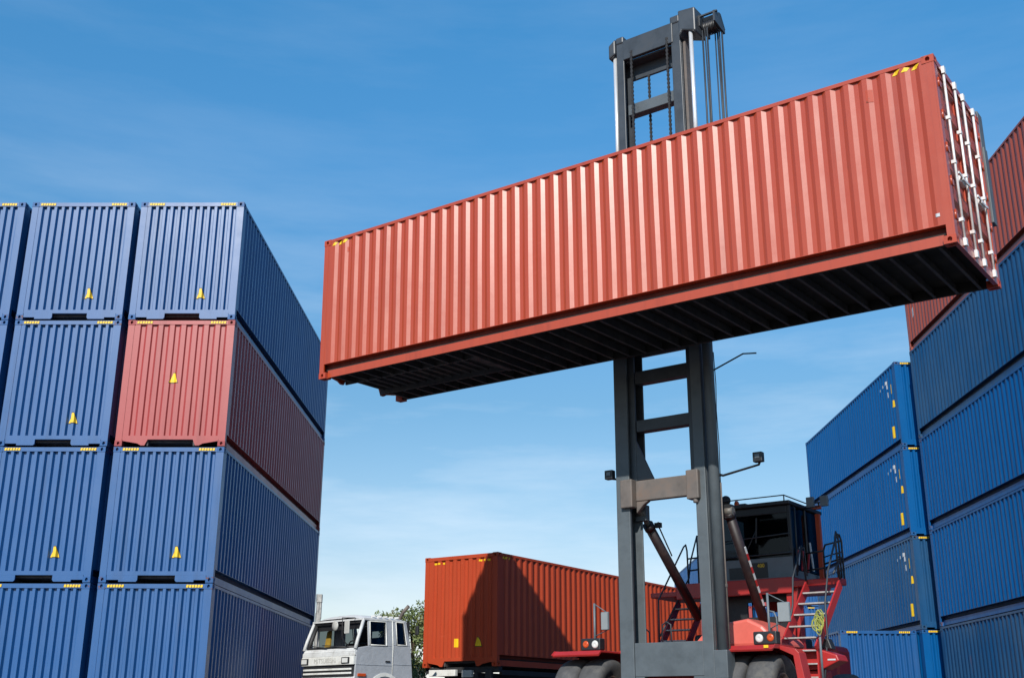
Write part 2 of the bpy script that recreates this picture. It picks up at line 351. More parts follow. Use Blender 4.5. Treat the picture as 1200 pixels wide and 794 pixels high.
def casting(sx, sy, sz, H):
    b = MB(); z0 = 0.0 if sz < 0 else H - 0.118; x1, y1 = sx * HW, sy * HL; x0, y0 = x1 - sx * 0.162, y1 - sy * 0.178
    me = bmesh.new()
    # box with an oval pocket on its end, side and outer horizontal face
    def face(o, u, v, nrm, w_, h_):
        o, u, v, nrm = map(Vector, (o, u, v, nrm)); c = o + u * w_ / 2 + v * h_ / 2; N = 12
        rx, ry = w_ * 0.19, h_ * 0.33
        ring = [c + u * rx * math.cos(2 * math.pi * k / N) + v * ry * math.sin(2 * math.pi * k / N) for k in range(N)]
        deep = [p - nrm * 0.05 for p in ring]
        sq = []
        for k in range(N):
            a = 2 * math.pi * k / N; m_ = max(abs(math.cos(a)), abs(math.sin(a)))
            sq.append(c + u * (w_ / 2) * math.cos(a) / m_ + v * (h_ / 2) * math.sin(a) / m_)
        corners = [o, o + u * w_, o + u * w_ + v * h_, o + v * h_]
        vs = sq + ring + deep
        fs = [(k, (k + 1) % N, N + (k + 1) % N, N + k) for k in range(N)] + [(N + k, N + (k + 1) % N, 2 * N + (k + 1) % N, 2 * N + k) for k in range(N)] + [list(range(2 * N, 3 * N))]
        b.add(vs, fs)
        # little corner fillers between 12-gon samples and true corners
        for cc in corners:
            near = sorted(range(N), key=lambda k: (sq[k] - cc).length)[:2]
            b.add([cc, sq[near[0]], sq[near[1]]], [(0, 1, 2)])
    ax, ay = abs(x1 - x0), abs(y1 - y0); xl, yl = min(x0, x1), min(y0, y1)
    face((xl, y1, z0), (1, 0, 0), (0, 0, 1), (0, sy, 0), ax, 0.118)
    face((x1, yl, z0), (0, 1, 0), (0, 0, 1), (sx, 0, 0), ay, 0.118)
    zz = 0 if sz < 0 else H
    face((xl, yl, zz), (1, 0, 0), (0, 1, 0), (0, 0, sz), ax, ay)
    zi = 0.118 if sz < 0 else H - 0.118
    b.add([(x0, y0, z0), (x0, y1, z0), (x0, y1, z0 + .118), (x0, y0, z0 + .118)], [(0, 1, 2, 3)])
    b.add([(x0, y0, z0), (x1, y0, z0), (x1, y0, z0 + .118), (x0, y0, z0 + .118)], [(0, 1, 2, 3)])
    b.add([(xl, yl, zi), (xl + ax, yl, zi), (xl + ax, yl + ay, zi), (xl, yl + ay, zi)], [(0, 1, 2, 3)])
    return b
IN = 0.006   # posts and rails sit this far inside the castings
def post(sx, sy, H):
    b = MB(); x1, y1 = sx * (HW - IN), sy * (HL - IN)
    b.box(min(x1, x1 - sx * .145), max(x1, x1 - sx * .145), min(y1, y1 - sy * .03), max(y1, y1 - sy * .03), .118, H - .118)
    b.box(min(x1, x1 - sx * .03), max(x1, x1 - sx * .03), min(y1 - sy * .031, y1 - sy * .115), max(y1 - sy * .031, y1 - sy * .115), .118, H - .118)
    return b
def top_rail(sx, H):
    b = MB(); x1 = sx * (HW - IN); x0 = x1 - sx * 0.06
    b.box(min(x0, x1), max(x0, x1), -HL + .178, HL - .178, H - .068, H - .008); return b
def bottom_rail(sx, H):
    b = MB(); x1 = sx * (HW - IN); xw = x1 - sx * 0.125; lo = lambda a, c: (min(a, c), max(a, c))
    xl = x1 - sx * .065
    b.box(*lo(xl, xw), -HL + .178, HL - .178, .015, .162)        # lower box of the rail, a little inside the castings
    b.mi = 1; b.box(*lo(xw, xw - sx * .01), -HL + .03, HL - .03, .163, .285)  # recessed web, shade under the panel painted in as a darker colour
    b.mi = 2; b.box(*lo(xw - sx * .0105, xw - sx * .016), -HL + .18, HL - .18, .013, .285); b.box(*lo(xl - sx * .012, xw - sx * .011), -HL + .18, HL - .18, .012, .0145); b.mi = 0
    b.box(*lo(x1 - sx * .002, xw), -HL + .12, HL - .12, .286, .294)
    return b
def side_panel(sx, H, seed):
    b = MB(); vs, fs = sheet(SIDE, .294, H - .069, 12, 0.0022, seed)
    b.add([(sx * (HW - IN - .004 - d), s, z) for s, z, d in vs], fs); return b
def end_panel(style, H, seed):
    b = MB(); vs, fs = sheet(END[style], .235, H - .10, 8, 0.0018, seed)
    b.add([(s, -(HL - IN - .010 - d), z) for s, z, d in vs], fs)
    return b
def end_header(sy, H):
    b = MB(); y1 = sy * (HL - IN); y0 = y1 - sy * 0.06
    b.box(-HW + .162, HW - .162, min(y0, y1), max(y0, y1), H - .105, H - .012); return b
def sill(style, H):
    b = MB(); y1 = -(HL - IN); xe = HW - .162
    b.box(-HW + .14, HW - .14, y1 + .008, y1 + .06, .150, .236)
    if style == 'fine':
        for s in (-1, 1):
            pl = [(s * xe, .149), (s * .40, .149), (s * .40, .05), (s * .43, .015), (s * .80, .015), (s * .80, .055), (s * xe, .055)]
            b.prism(pl, 'y', y1 + .006, y1 + .05)
    else:
        for s in (-1, 1):
            b.prism([(s * xe, .149), (s * .50, .149), (s * .56, .015), (s * .64, .015), (s * .72, .06), (s * xe, .118)], 'y', y1 + .006, y1 + .05)
    return b
def roof(H):
    b = MB(); pr = profile(-HL + .2, HL - .2, 36, .02, (.3, .2, .3, .2), .1)
    vs = [(x, s, H - .014 - d) for x in (-HW + .062, HW - .062) for s, d in pr]; n = len(pr)
    b.add(vs, [(i, i + 1, n + i + 1, n + i) for i in range(n - 1)])
    for sy in (-1, 1): b.box(-HW + .163, HW - .163, min(sy * (HL - .201), sy * (HL - .067)), max(sy * (HL - .201), sy * (HL - .067)), H - .022, H - .014)
    return b
def floor_deck(H):
    b = MB(); b.box(-HW + .115, HW - .115, -HL + .1, HL - .1, .166, .20); return b
def tunnel(H):
    b = MB()
    for s in (-1, 1): b.box(s * .515 - .02, s * .515 + .02, -HL + .06, -HL + 3.3, .02, .150)
    for k in range(14):
        y = -HL + .15 + k * .225; b.box(-.494, .494, y, y + .05, .10, .150)
    b.box(-.494, .494, -HL + .06, -HL + 3.2, .151, .160)
    b.box(-.60, .60, -HL + 3.301, -HL + 3.42, .02, .150)
    return b
def door_leaf(s, H):
    b = MB(); y = HL - .03; x0, x1 = (0.006, HW - .16); z0, z1 = .235, H - .115
    # frame of the leaf + five horizontal corrugations
    prof = [(z0 + .10, 0)]; n = 5; per = (z1 - z0 - .2) / n
    for i in range(n):
        a = z0 + .1 + i * per; prof += [(a + per * .3, 0), (a + per * .42, .036), (a + per * .78, .036), (a + per * .9, 0)]
    prof.append((z1 - .10, 0))
    vs = [(s * x, y - .012 - d, z) for x in (x0 + .08, x1 - .08) for z, d in prof]; m = len(prof)
    b.add(vs, [(i, i + 1, m + i + 1, m + i) for i in range(m - 1)])
    for a, c, e, f_ in ((x0, x0 + .08, z0, z1), (x1 - .08, x1, z0, z1), (x0 + .081, x1 - .081, z0, z0 + .1), (x0 + .081, x1 - .081, z1 - .1, z1)):
        b.box(min(s * a, s * c), max(s * a, s * c), y - .05, y, e, f_)
    return b
def door_sill(H):
    b = MB(); b.box(-HW + .162, HW - .162, HL - .07, HL - IN, .015, .13); b.box(-HW + .145, HW - .145, HL - .09, HL - .03, .131, .225); return b
def lock_bar(x, H):
    b = MB(); y = HL + .012
    b.tube([(x, y, .12), (x, y, H - .06)], .019, 8)
    for z in (.12, H - .09): b.box(x - .040, x + .040, HL - .005, y + .028, z - .055, z + .055)
    for z in (.46, 1.35, 2.05): b.box(x - .032, x + .032, HL - .03, y + .022, z - .025, z + .025)
    return b
def lock_handle(x, dr, H):
    b = MB(); y = HL + .045
    b.bar((x, y, 1.18), (x + dr * .42, y + .01, 1.14), .02, .035); b.box(min(x + dr * .30, x + dr * .42), max(x + dr * .30, x + dr * .42), HL - .02, y - .01, 1.10, 1.20)
    return b
def hinge(s, z, H):
    b = MB(); x = s * (HW - .13); b.box(min(x, x - s * .13), max(x, x - s * .13), HL - .029, HL + .002, z - .045, z + .045); b.tube([(x, HL - .002, z - .07), (x, HL - .002, z + .07)], .017, 8); return b
def hazard(x0, x1, z0, z1, y, H, slant=True):
    b = MB(); n = 6; b.mi = 1; b.box(x0, x1, y - .003, y, z0, z1); b.mi = 0
    per = (x1 - x0) / n
    for i in range(n):
        a = x0 + i * per; sl_ = min(per * .45, .05)
        b.prism([(a + .004, z0 + .003), (a + per * .80, z0 + .003), (a + per * .80 + sl_ * .35, z1 - .003), (a + sl_ * .35 + .004, z1 - .003)], 'y', y - .006, y - .0035)
    return b
def sticker(prof, poly, off, place):
    b = MB(); vs, fs = conform(poly, prof, off); b.add([place(*v) for v in vs], fs); return b
def tri(c, z, r): return [(c - r, z - r * .95), (c + r, z - r * .95), (c + r * .22, z + r * 1.35), (c - r * .22, z + r * 1.35)]

def make_container(label, group, mat, H=2.93, style='fine', tri_at=(.45, .62), strips=True, side_marks=0, side_hazard=0, bottom=False, doors=True, Mx=None, loc=(0, 0, 0), rz=0, seed=0, flip=False, end_marks=None, logo=None):
    root = empty('shipping_container', loc, rz, Mx); tag(root, label, 'shipping container', group)
    mk = mat; m = M[mat]; sd = seed % 3
    def part(name, key, fn, mats, parent=root):
        me = cm_((name,) + key, fn, mats); o = bpy.data.objects.new(name, me); C.objects.link(o); o.parent = parent; return o
    for sx in (-1, 1):
        for sy in (-1, 1):
            part('corner_post', (sx, sy, H, mk), lambda: post(sx, sy, H), m)
            for sz in (-1, 1): part('corner_casting', (sx, sy, sz, H, mk), lambda: casting(sx, sy, sz, H), M[mk + '_worn'])
        part('top_rail', (sx, H, mk), lambda: top_rail(sx, H), m)
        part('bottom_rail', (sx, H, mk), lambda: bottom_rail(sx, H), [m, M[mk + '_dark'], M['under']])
        part('side_panel', (sx, H, mk, sd), lambda: side_panel(sx, H, sd), m)
    part('end_panel', (style, H, mk, sd), lambda: end_panel(style, H, sd), m)
    part('end_header', (-1, H, mk), lambda: end_header(-1, H), m)
    part('end_header', (1, H, mk), lambda: end_header(1, H), m)
    part('end_sill', (style, H, mk), lambda: sill(style, H), m)
    part('roof_panel', (H, mk), lambda: roof(H), m)
    part('floor', (H,), lambda: floor_deck(H), M['under'])
    part('gooseneck_tunnel', (H,), lambda: tunnel(H), M['xmember'])
    if bottom:
        y = -HL + .32; k = 0
        while y < HL - .15:
            if k < 10:
                for s_ in (-1, 1):
                    def cmf(yy=y, s=s_): return MB().box(min(s * .536, s * (HW - .135)), max(s * .536, s * (HW - .135)), yy, yy + .012, .0195, .150).box(min(s * .536, s * (HW - .135)), max(s * .536, s * (HW - .135)), yy, yy + .045, .010, .0190)
                    part('cross_member', (k, s_, H), cmf, M['xmember'])
            else:
                def cmf(yy=y): return MB().box(-HW + .135, HW - .135, yy, yy + .012, .0195, .160).box(-HW + .135, HW - .135, yy, yy + .045, .010, .0190)
                part('cross_member', (k, H), cmf, M['xmember'])
            k += 1; y += .345
            if k == 10: y = -HL + 3.62
    if doors:
        part('door_sill', (H, mk), lambda: door_sill(H), m)
        for s in (-1, 1):
            dl = part('door', (s, H, mk), lambda: door_leaf(s, H), M[mk + '_worn'])
            for xx in (.22, .80):
                lb = part('locking_bar', (s * xx, H), lambda: lock_bar(s * xx, H), M['galv'], dl)
                part('door_handle', (s * xx, H), lambda: lock_handle(s * xx, -s if xx > .5 else s, H), M['galv'], dl)
            for i in range(5):
                z = .45 + i * (H - .85) / 4; part('hinge', (s, i, H, mk), lambda: hinge(s, z, H), m, dl)
        part('door_gasket', (H,), lambda: MB().box(-.005, .005, HL - .03, HL - .024, .24, H - .12), M['gasket'])
    ye = -(HL - IN)
    if strips:
        for x0 in (-HW + .20, HW - .20 - .36):
            part('hazard_stripe', (x0, H), lambda: hazard(x0, x0 + .36, H - .088, H - .026, ye - .002, H), [M['yellow'], M['film_black']])
    if tri_at:
        c, z = (tri_at[0] - .5) * 2 * (HW - .15), tri_at[1]
        pl = lambda s, z_, d: (s, -(HL - IN - .010 - d), z_)
        a = part('warning_sign', (style, c, z, H, sd), lambda: sticker(END[style], tri(c, z, .110), .0055, pl), M['film_black'])
        part('warning_face', (style, c, z, H, sd), lambda: sticker(END[style], tri(c, z + .002, .095), .012, pl), M['yellow'], a)
    if end_marks:
        pl = lambda s, z_, d: (s, -(HL - IN - .010 - d), z_)
        for j, (a0, a1, b0, b1, mm_) in enumerate(end_marks):
            part('sticker', (style, j, a0, b0, H), lambda: sticker(END[style], [(a0, b0), (a1, b0), (a1, b1), (a0, b1)], .006, pl), M[mm_])
    def side_place(sx): return lambda s, z_, d: (sx * (HW - IN - .004 - d), s, z_)
    if side_marks:
        sx = side_marks; e = -HL
        marks = [([(e + .62, .45), (e + .88, .45), (e + .88, .85), (e + .62, .85)], 'yellow', 'sticker'),
                 ([(e + .36, 1.46), (e + .58, 1.46), (e + .50, 1.70), (e + .44, 1.70)], 'yellow', 'warning_sign'),
                 ([(e + .50, 1.95), (e + .64, 1.95), (e + .64, 2.28), (e + .50, 2.28)], 'yellow', 'height_sticker')]
        for a0, w0, z0, hh in ((.84, .10, 2.44, .17), (.97, .16, 2.40, .12), (1.17, .08, 2.38, .11), (1.33, .15, 2.36, .10), (1.62, .14, 2.31, .09), (.90, .13, 2.24, .15), (.92, .09, 1.93, .19)):
            marks.append(([(e + a0, z0), (e + a0 + w0, z0), (e + a0 + w0, z0 + hh), (e + a0, z0 + hh)], 'film_white', 'lettering_patch'))
        for j, (poly, mm_, nm) in enumerate(marks):
            part(nm, ('side', sx, j, H), lambda: sticker(SIDE, poly, .006, side_place(sx)), M[mm_])
    if logo:
        sx = side_hazard or -1
        for j, (a0, w0, z0, hh, mm_, nm) in enumerate(logo):
            part(nm, ('logo', sx, j, H), lambda: sticker(SIDE, [(a0, z0), (a0 + w0, z0), (a0 + w0, z0 + hh), (a0, z0 + hh)], .006, side_place(sx)), M[mm_])
    if side_hazard:
        sx = side_hazard
        for q, e in enumerate((-HL + .22, HL - .62)):
            def hz(e=e, sx=sx):
                b = MB()
                for k in range(3):
                    vs, fs = conform([(e + k * .14, H - .15), (e + k * .14 + .08, H - .15), (e + k * .14 + .13, H - .085), (e + k * .14 + .05, H - .085)], SIDE, .006)
                    b.add([side_place(sx)(*v) for v in vs], fs)
                return b
            part('hazard_stripe', ('side', sx, q, H), hz, M['yellow'])
    return root

PITCH_H = 2.947
def rot2(a, x, y): return (x * math.cos(a) - y * math.sin(a), x * math.sin(a) + y * math.cos(a))
rj = random.Random(3)
def col(cx, cy, yaw, lx, ly, specs, group, first=0, **kw):
    for k, (mat, style, label) in enumerate(specs):
        dx, dy = rot2(yaw, lx, ly); j = 0.0 if k == 0 else rj.uniform(-.012, .012)
        kk = dict(kw)
        if k == 0: kk.pop('side_marks', None)
        tl_ = kk.pop('top_logo', None)
        if tl_ and k == len(specs) - 1: kk['logo'] = tl_
        if style == 'wide': kk['tri_at'] = (.47, 1.55)
        make_container(label, group, mat, style=style, loc=(cx + dx + j, cy + dy, k * PITCH_H), rz=yaw + rj.uniform(-.0008, .0008), seed=k, **kk)
# left block: three columns facing the camera
LY = -0.0124; PW = W + 0.1665
gl = 'containers stacked in the block on the left'
left = [
 [('blue', 'fine', 'blue container at the bottom of the stack just left of the silver truck'),
  ('blue', 'fine', 'blue container directly under the red one in the left block'),
  ('red', 'wide', 'faded red container, the only red one in the left block, between blue ones'),
  ('blue', 'fine', 'pale blue container on top of the red container in the left block')],
 [('blue', 'fine', 'blue container at the bottom of the middle stack of the left block'),
  ('blue', 'fine', 'blue container second from the bottom in the middle stack of the left block'),
  ('blue', 'fine', 'blue container beside the left edge of the red one in the left block'),
  ('blue', 'fine', 'pale blue container on top of the middle stack of the left block')],
 [('blue', 'fine', 'blue container at the bottom of the leftmost stack'),
  ('blue', 'fine', 'blue container second from the bottom in the leftmost stack'),
  ('blue', 'fine', 'blue container under the top one in the leftmost stack, cut by the photo edge'),
  ('blue', 'fine', 'blue container on top of the leftmost stack, cut by the photo edge')]]
for c_, specs in enumerate(left):
    col(-6.3092, 24.4282, LY, -HW - c_ * PW, HL, specs, gl, tri_at=(.675, .62))
# right: four-high stack seen end-on and by its left side
gr = 'containers stacked on the right'
col(12.9774, 36.8974, -.0004, HW, HL, [
 ('marine', 'fine', 'marine blue container at the bottom of the right-hand four-high stack, mostly hidden'),
 ('navy', 'fine', 'duller grey-blue container with yellow stickers, second from the bottom, right of the boarding stairs'),
 ('marine', 'fine', 'marine blue container with yellow stickers, just under the top one of the four-high right stack'),
 ('marine', 'fine', 'marine blue container with yellow stickers on top of the four-high right stack')], gr, tri_at=None, side_marks=-1)
# single container in front of its foot
col(12.94, 37.3168, -.0023, -HW, HL, [('blue', 'fine', 'bright blue container on the ground, end-on, right of the lifting machine')], gr, tri_at=None)
# near right stack, five high, only its left side shows
col(13.1715, 35.8531, -.0269, HW, -HL, [
 ('navy', 'fine', 'dark blue container at the bottom of the five-high stack at the right edge'),
 ('marine', 'fine', 'dark blue container second from the bottom of the five-high stack at the right edge'),
 ('marine', 'fine', 'dark blue container in the middle of the five-high stack at the right edge'),
 ('navy', 'fine', 'weathered dusty blue container under the red one at the right edge'),
 ('brownred', 'wide', 'brick red container on top of the five-high stack at the right edge')], gr, top_logo=[(HL - .78, .22, 1.0, .30, 'film_white', 'lettering_patch')])
# far block seen through and behind the lifting machine
gf = 'containers stacked far behind the lifting machine'
for i, specs in enumerate([[('blue', 'fine'), ('red', 'wide'), ('blue', 'fine')], [('red', 'wide'), ('blue', 'fine'), ('red', 'wide')], [('blue', 'fine'), ('blue', 'fine'), ('blue', 'fine')]]):
    pos = ['left', 'middle', 'right'][i]; lv = ['bottom', 'middle', 'top']
    col(10.42 + i * PW, 62.0, -.006, HW, HL, [(m_, s_, '%s container at the %s of the %s stack far behind the lifting machine' % ({'blue': 'blue', 'red': 'red'}[m_], lv[k], pos)) for k, (m_, s_) in enumerate(specs)], gf)
# orange-red container on a trailer
OY = -.6033; OX0, OY0, OZ = -.3537, 30.19, 1.505
dx, dy = rot2(OY, -HW, HL)
make_container('orange-red container on a trailer with the shadow of the lifted one across it', None, 'orange', H=2.896, style='wide', tri_at=(.78, .60),
               loc=(OX0 + dx, OY0 + dy, OZ), rz=OY, seed=1, side_hazard=1, strips=False, end_marks=[(-.18, -.07, .50, .72, 'yellow'), (-.92, -.84, 2.69, 2.74, 'yellow'), (-.78, -.70, 2.69, 2.74, 'yellow'), (-.64, -.57, 2.69, 2.74, 'yellow'), (.60, .68, 2.69, 2.74, 'yellow'), (.74, .82, 2.69, 2.74, 'yellow'), (.88, .95, 2.69, 2.74, 'yellow')])
# the lifted container
a_, b_, g_ = -.6267, .0074, .0273
RH = Matrix.Rotation(a_, 4, 'Z') @ Matrix.Rotation(b_, 4, 'Y') @ Matrix.Rotation(g_, 4, 'X')
H0 = Vector((6.0748, 14.2989, 6.4655))
ctr = H0 + RH @ Vector((-HL, HW, 0))
MH = Matrix.Translation(ctr) @ RH @ Matrix(((0, 1, 0, 0), (-1, 0, 0, 0), (0, 0, 1, 0), (0, 0, 0, 1)))
make_container('oxide red container hanging in the air from the lifting machine', None, 'oxide', H=2.905, style='wide', tri_at=None, Mx=MH, bottom=True, side_hazard=1, seed=2, strips=False,
               logo=[(HL - 1.02, .10, 2.44, .20, 'oxide_worn', 'data_plate'), (HL - .24, .06, .42, .05, 'film_white', 'sticker'), (-HL + .62, .04, 2.55, .10, 'oxide_worn', 'data_plate')])

# ------------------------------------------------------------------ container handler
A0 = -.6267
c0 = H0 + RH @ Vector((-HL, W, 0)); c0.z = 0
MM = Matrix.Translation(c0) @ Matrix.Rotation(A0, 4, 'Z')
hd = empty('container_handler', M=MM)
tag(hd, 'tall grey-masted red machine lifting the oxide red container, with a dark cab', 'container handler')
def P(name, b, mat, parent=hd, bevel=0): return b.build(name, M[mat] if isinstance(mat, str) else [M[x] for x in mat], parent, bevel)
# outer mast: two channel columns, cross members low and behind
om = MB()
om.box(-1.08, -.80, .42, .48, .25, 10.2); om.box(-1.08, -1.03, .481, .86, .25, 10.2); om.box(-1.08, -.80, .861, .90, .25, 10.2)
om.box(.535, .745, .42, .48, .25, 10.2); om.box(.695, .745, .481, .86, .25, 10.2); om.box(.535, .745, .861, .90, .25, 10.2)
P('outer_mast_columns', om, 'mast', bevel=.012)
b = MB(); b.box(-.798, .533, .44, .52, .95, 1.52); b.box(-.798, .533, .521, .80, 1.44, 1.50)
b.box(-.798, -.62, .445, .52, .3, .948); b.box(.33, .533, .445, .52, .3, .948)
P('mast_cross_plate', b, 'mast', bevel=.01)
b = MB(); b.box(-1.08, .745, .901, .98, 6.9, 7.2); b.box(-1.08, .745, .901, .98, 9.8, 10.15)
P('mast_rear_brace', b, 'mast', bevel=.01)
b = MB(); b.box(.747, .99, .40, .70, .9, 1.36); b.prism([(.747, .40), (1.0, .65), (1.0, .899), (.747, .899)], 'y', .42, .68)
P('cylinder_bracket', b, 'mast', bevel=.012)
# inner mast with its bars
im = MB()
for x0, x1, s in ((-.865, -.69, 1), (.415, .625, -1)):
    im.box(x0, x1, .52, .57, 4.40, 13.78)
    xi = (x0, x0 + .035) if s > 0 else (x1 - .035, x1)
    im.box(xi[0], xi[1], .571, .84, 4.40, 13.78)
    im.box(x0, x1, .841, .88, 4.40, 13.78)
P('inner_mast_columns', im, 'mastdark', bevel=.012)
b = MB()
b.box(-.95, -.70, .33, .52, 3.90, 4.42); b.box(.40, .64, .33, .52, 3.93, 4.45); b.tube([(.55, .40, 3.86), (.55, .40, 3.95)], .05, 10)
b.box(-.70, .40, .47, .60, 4.02, 4.40)
b.prism([(-.70, 3.80), (-.56, 3.94), (-.44, 4.02), (-.70, 4.02)], 'y', .48, .59)
P('inner_mast_foot', b, 'brown', bevel=.02)
b = MB(); b.prism([(-.69, 4.42), (-.35, 4.42), (-.69, 5.15)], 'y', .53, .58)
P('mast_gusset', b, 'mastdark')
for z, zt, v0 in ((5.33, 5.55, .54), (6.26, 6.50, .54), (7.9, 8.15, .54), (9.6, 9.85, .6), (12.02, 12.26, .62)):
    b = MB(); b.box(-.68, .41, v0, v0 + .06, z, zt); b.box(-.68, .41, v0 + .061, v0 + .2, z, z + .03)
    P('mast_cross_bar', b, 'mast' if z > 11 else 'mastdark', bevel=.008)
b = MB(); b.box(-.70, .46, .50, .60, 13.28, 13.74); b.box(-.70, .46, .601, .88, 13.70, 13.74); b.box(-.70, .46, .601, .839, 13.25, 13.29); b.box(-.70, .46, .84, .90, 12.95, 13.30)
P('mast_head_beam', b, 'mastdark', bevel=.012)
b = MB(); b.box(-.870, -.685, .50, .90, 13.70, 13.86); b.prism([(-.885, 13.86), (-1.05, 13.74), (-1.05, 13.42), (-.885, 13.50)], 'y', .50, .90)
P('mast_head_cap', b, 'mastdark', bevel=.03)
b = MB(); b.box(.41, .63, .50, .90, 13.70, 13.88); b.prism([(.64, 13.90), (1.02, 13.86), (1.02, 13.30), (.72, 13.42), (.64, 13.30)], 'y', .42, .92)
P('mast_head_cap', b, 'mastdark', bevel=.03)
# lift cylinders and chrome rods
for x in (.875, -.955):
    v = .50 if x > 0 else .62
    cy = P('lift_cylinder', MB().tube([(x, v, 1.36 if x > 0 else .9), (x, v, 10.1)], .098 if x > 0 else .075, 20).tube([(x, v, 10.08), (x, v, 10.22)], .115, 20), 'mast')
    P('piston_rod', MB().tube([(x, v, 10.2), (x, v, 13.48)], .042, 14), 'chrome', cy)
# guide rail and pipe run on the right column
P('hose_rail', MB().box(.632, .688, .62, .84, 9.0, 13.3), 'brown')
P('hydraulic_pipe', MB().tube([(.975, .55, 1.3), (.972, .55, 3.2), (.965, .56, 4.2)], .016, 6), 'brown')
P('hydraulic_hose', MB().tube([(.968, .55, 4.2), (.975, .56, 4.9), (.964, .55, 5.5), (.978, .56, 6.0), (.966, .55, 6.6)], .008, 6), 'hose')
P('pipe_clamp', MB().box(.93, .99, .52, .57, 2.4, 2.45), 'brown')
# chains
def chain(x, v, z0, z1, wd=.055):
    b = MB(); z = z0; k = 0
    while z < z1:
        wdt = wd if k % 2 else wd * .62
        b.box(x - wdt / 2, x + wdt / 2, v - .015, v + .015, z, z + .045); z += .047; k += 1
    return b
for x, v in ((-.50, .50), (.33, .50), (-.30, .86)): P('lift_chain', chain(x, v, 9.3, 13.4), 'chain')
# hose pulley block at the top right
b = MB()
b.prism([(.60, 13.74), (.86, 13.78), (1.06, 13.52), (1.06, 13.42), (.60, 13.50)], 'x', 1.00, 1.04)
b.prism([(.60, 13.74), (.86, 13.78), (1.06, 13.52), (1.06, 13.42), (.60, 13.50)], 'x', 1.33, 1.37)
b.bar((1.0, .66, 13.74), (1.40, .66, 13.74), .05, .03); b.prism([(.82, 13.80), (.90, 13.80), (1.08, 13.52), (1.04, 13.50)], 'x', 1.0, 1.37)
P('pulley_bracket', b, 'mastdark')
for i in range(4):
    x = 1.075 + i * .073
    P('hose_pulley', MB().lathe([(-.024, .05), (-.024, .15), (-.010, .125), (.010, .125), (.024, .15), (.024, .05)], (x, .84, 13.54), 'x', 20), 'mdark')
for i, (x, v) in enumerate(((1.02, .74), (1.08, .73), (1.13, .73), (1.20, .95), (1.25, .96), (1.29, .96), (1.34, .97))):
    P('hydraulic_hose', MB().tube([(x, v, 13.48), (x + .012 * math.sin(i * 2), v, 11.5), (x - .02, v, 9.3)], .013 if i % 2 else .018, 6), 'hose')
# spreader and carriage behind the lifted container (tilted with it)
Mloc = MM.inverted() @ Matrix.Translation(H0 + RH @ Vector((-HL, W, 0))) @ RH
sp = MB().box(-5.75, 5.75, .06, .34, 2.55, 2.90).box(-1.6, 1.6, .10, .40, 1.0, 2.549).box(-1.6, 1.6, .05, .16, .30, .999)
spo = sp.build('spreader', M['mast'], hd, .015, Mloc)
for s in (-1, 1):
    b = MB(); b.box(min(s * 5.75, s * 6.09), max(s * 5.75, s * 6.09), .035, .30, 2.40, 3.05); b.box(min(s * 5.93, s * 6.12), max(s * 5.93, s * 6.12), .012, .22, 1.1, 2.399)
    b.box(min(s * 5.90, s * 6.08), max(s * 5.90, s * 6.08), -.16, .034, 2.93, 3.00)
    P('spreader_arm', b, 'mast', spo, .01)
    P('spreader_chock', MB().box(min(s * 1.2, s * 1.5), max(s * 1.2, s * 1.5), .005, .049, .4, .8), 'mdark', spo)
b = MB(); b.box(-.78, .52, .36, .50, 6.8, 9.4); P('carriage', b, 'mast', bevel=.01)
# work lamps on the mast, sensor rod
def lamp(x, v, z, s):
    o = P('work_lamp', MB().box(x - .085, x + .085, v - .05, v + .07, z - .085, z + .085), 'mdark', bevel=.012)
    P('lens', MB().box(x - .04, x + .045, v - .058, v - .0505, z - .02, z + .045), 'cabgrey', o)
    if s > 0: P('lamp_arm', MB().tube([(x - .78, v + .12, z - .20), (x - .72, v + .10, z - .22), (x - .02, v + .05, z - .12), (x, v + .05, z - .08)], .022, 8).tube([(x - .78, v + .12, z - .20), (x - .95, v + .12, z - .18)], .03, 8), 'mdark', o)
    else: P('lamp_arm', MB().tube([(x, v + .07, z - .06), (x + .10, v + .07, z - .08)], .02, 8), 'mdark', o)
lamp(-1.23, .45, 4.57, -1); lamp(1.76, .42, 4.53, 1)
P('sensor_rod', MB().tube([(.95, .55, 6.26), (1.60, .42, 6.42), (1.86, .40, 6.38)], .014, 6), 'mdark')
# tilt cylinders
for x, z0, v0, v1, z1 in ((-.77, 3.86, .80, 2.9, 2.12), (.93, 3.74, .88, 2.35, 1.62)):
    a = Vector((x, v0, z0)); e = Vector((x, v1, z1)); d = (e - a).normalized()
    cy = P('tilt_cylinder', MB().tube([a + d * (.32 if x < 0 else .05), e], .092, 16).tube([a + d * (.28 if x < 0 else .02), a + d * (.40 if x < 0 else .12)], .105, 16), 'cylpaint')
    P('piston_rod', MB().tube([a, a + d * .4], .05, 12).tube([a - Vector((.10, 0, 0)), a + Vector((.10, 0, 0))], .075, 12), 'mastin', cy)
    if x < 0: P('feed_pipe', MB().tube([a + d * .42 + Vector((.16, 0, .13)), a + d * .55 + Vector((.13, 0, .12)), a + d * 1.2 + Vector((.10, 0, .08))], .014, 6).box(x + .10, x + .22, v0 + .28, v0 + .36, z0 - .24, z0 - .15), 'mdark', cy)
    else:
        b = MB()
        for k in range(9):
            q = a + d * (.75 + k * .13); b.mi = k % 2; b.bar(q + Vector((.095, -.035, .03)), q + d * .13 + Vector((.095, -.035, .03)), .03, .03)
        P('warning_tape', b, ('film_white', 'mred'), cy)
P('tilt_bracket', MB().box(-.87, -.66, .76, .899, 3.72, 4.0), 'mast'); P('tilt_bracket', MB().box(.82, 1.0, .83, .99, 3.62, 3.86), 'mdark')
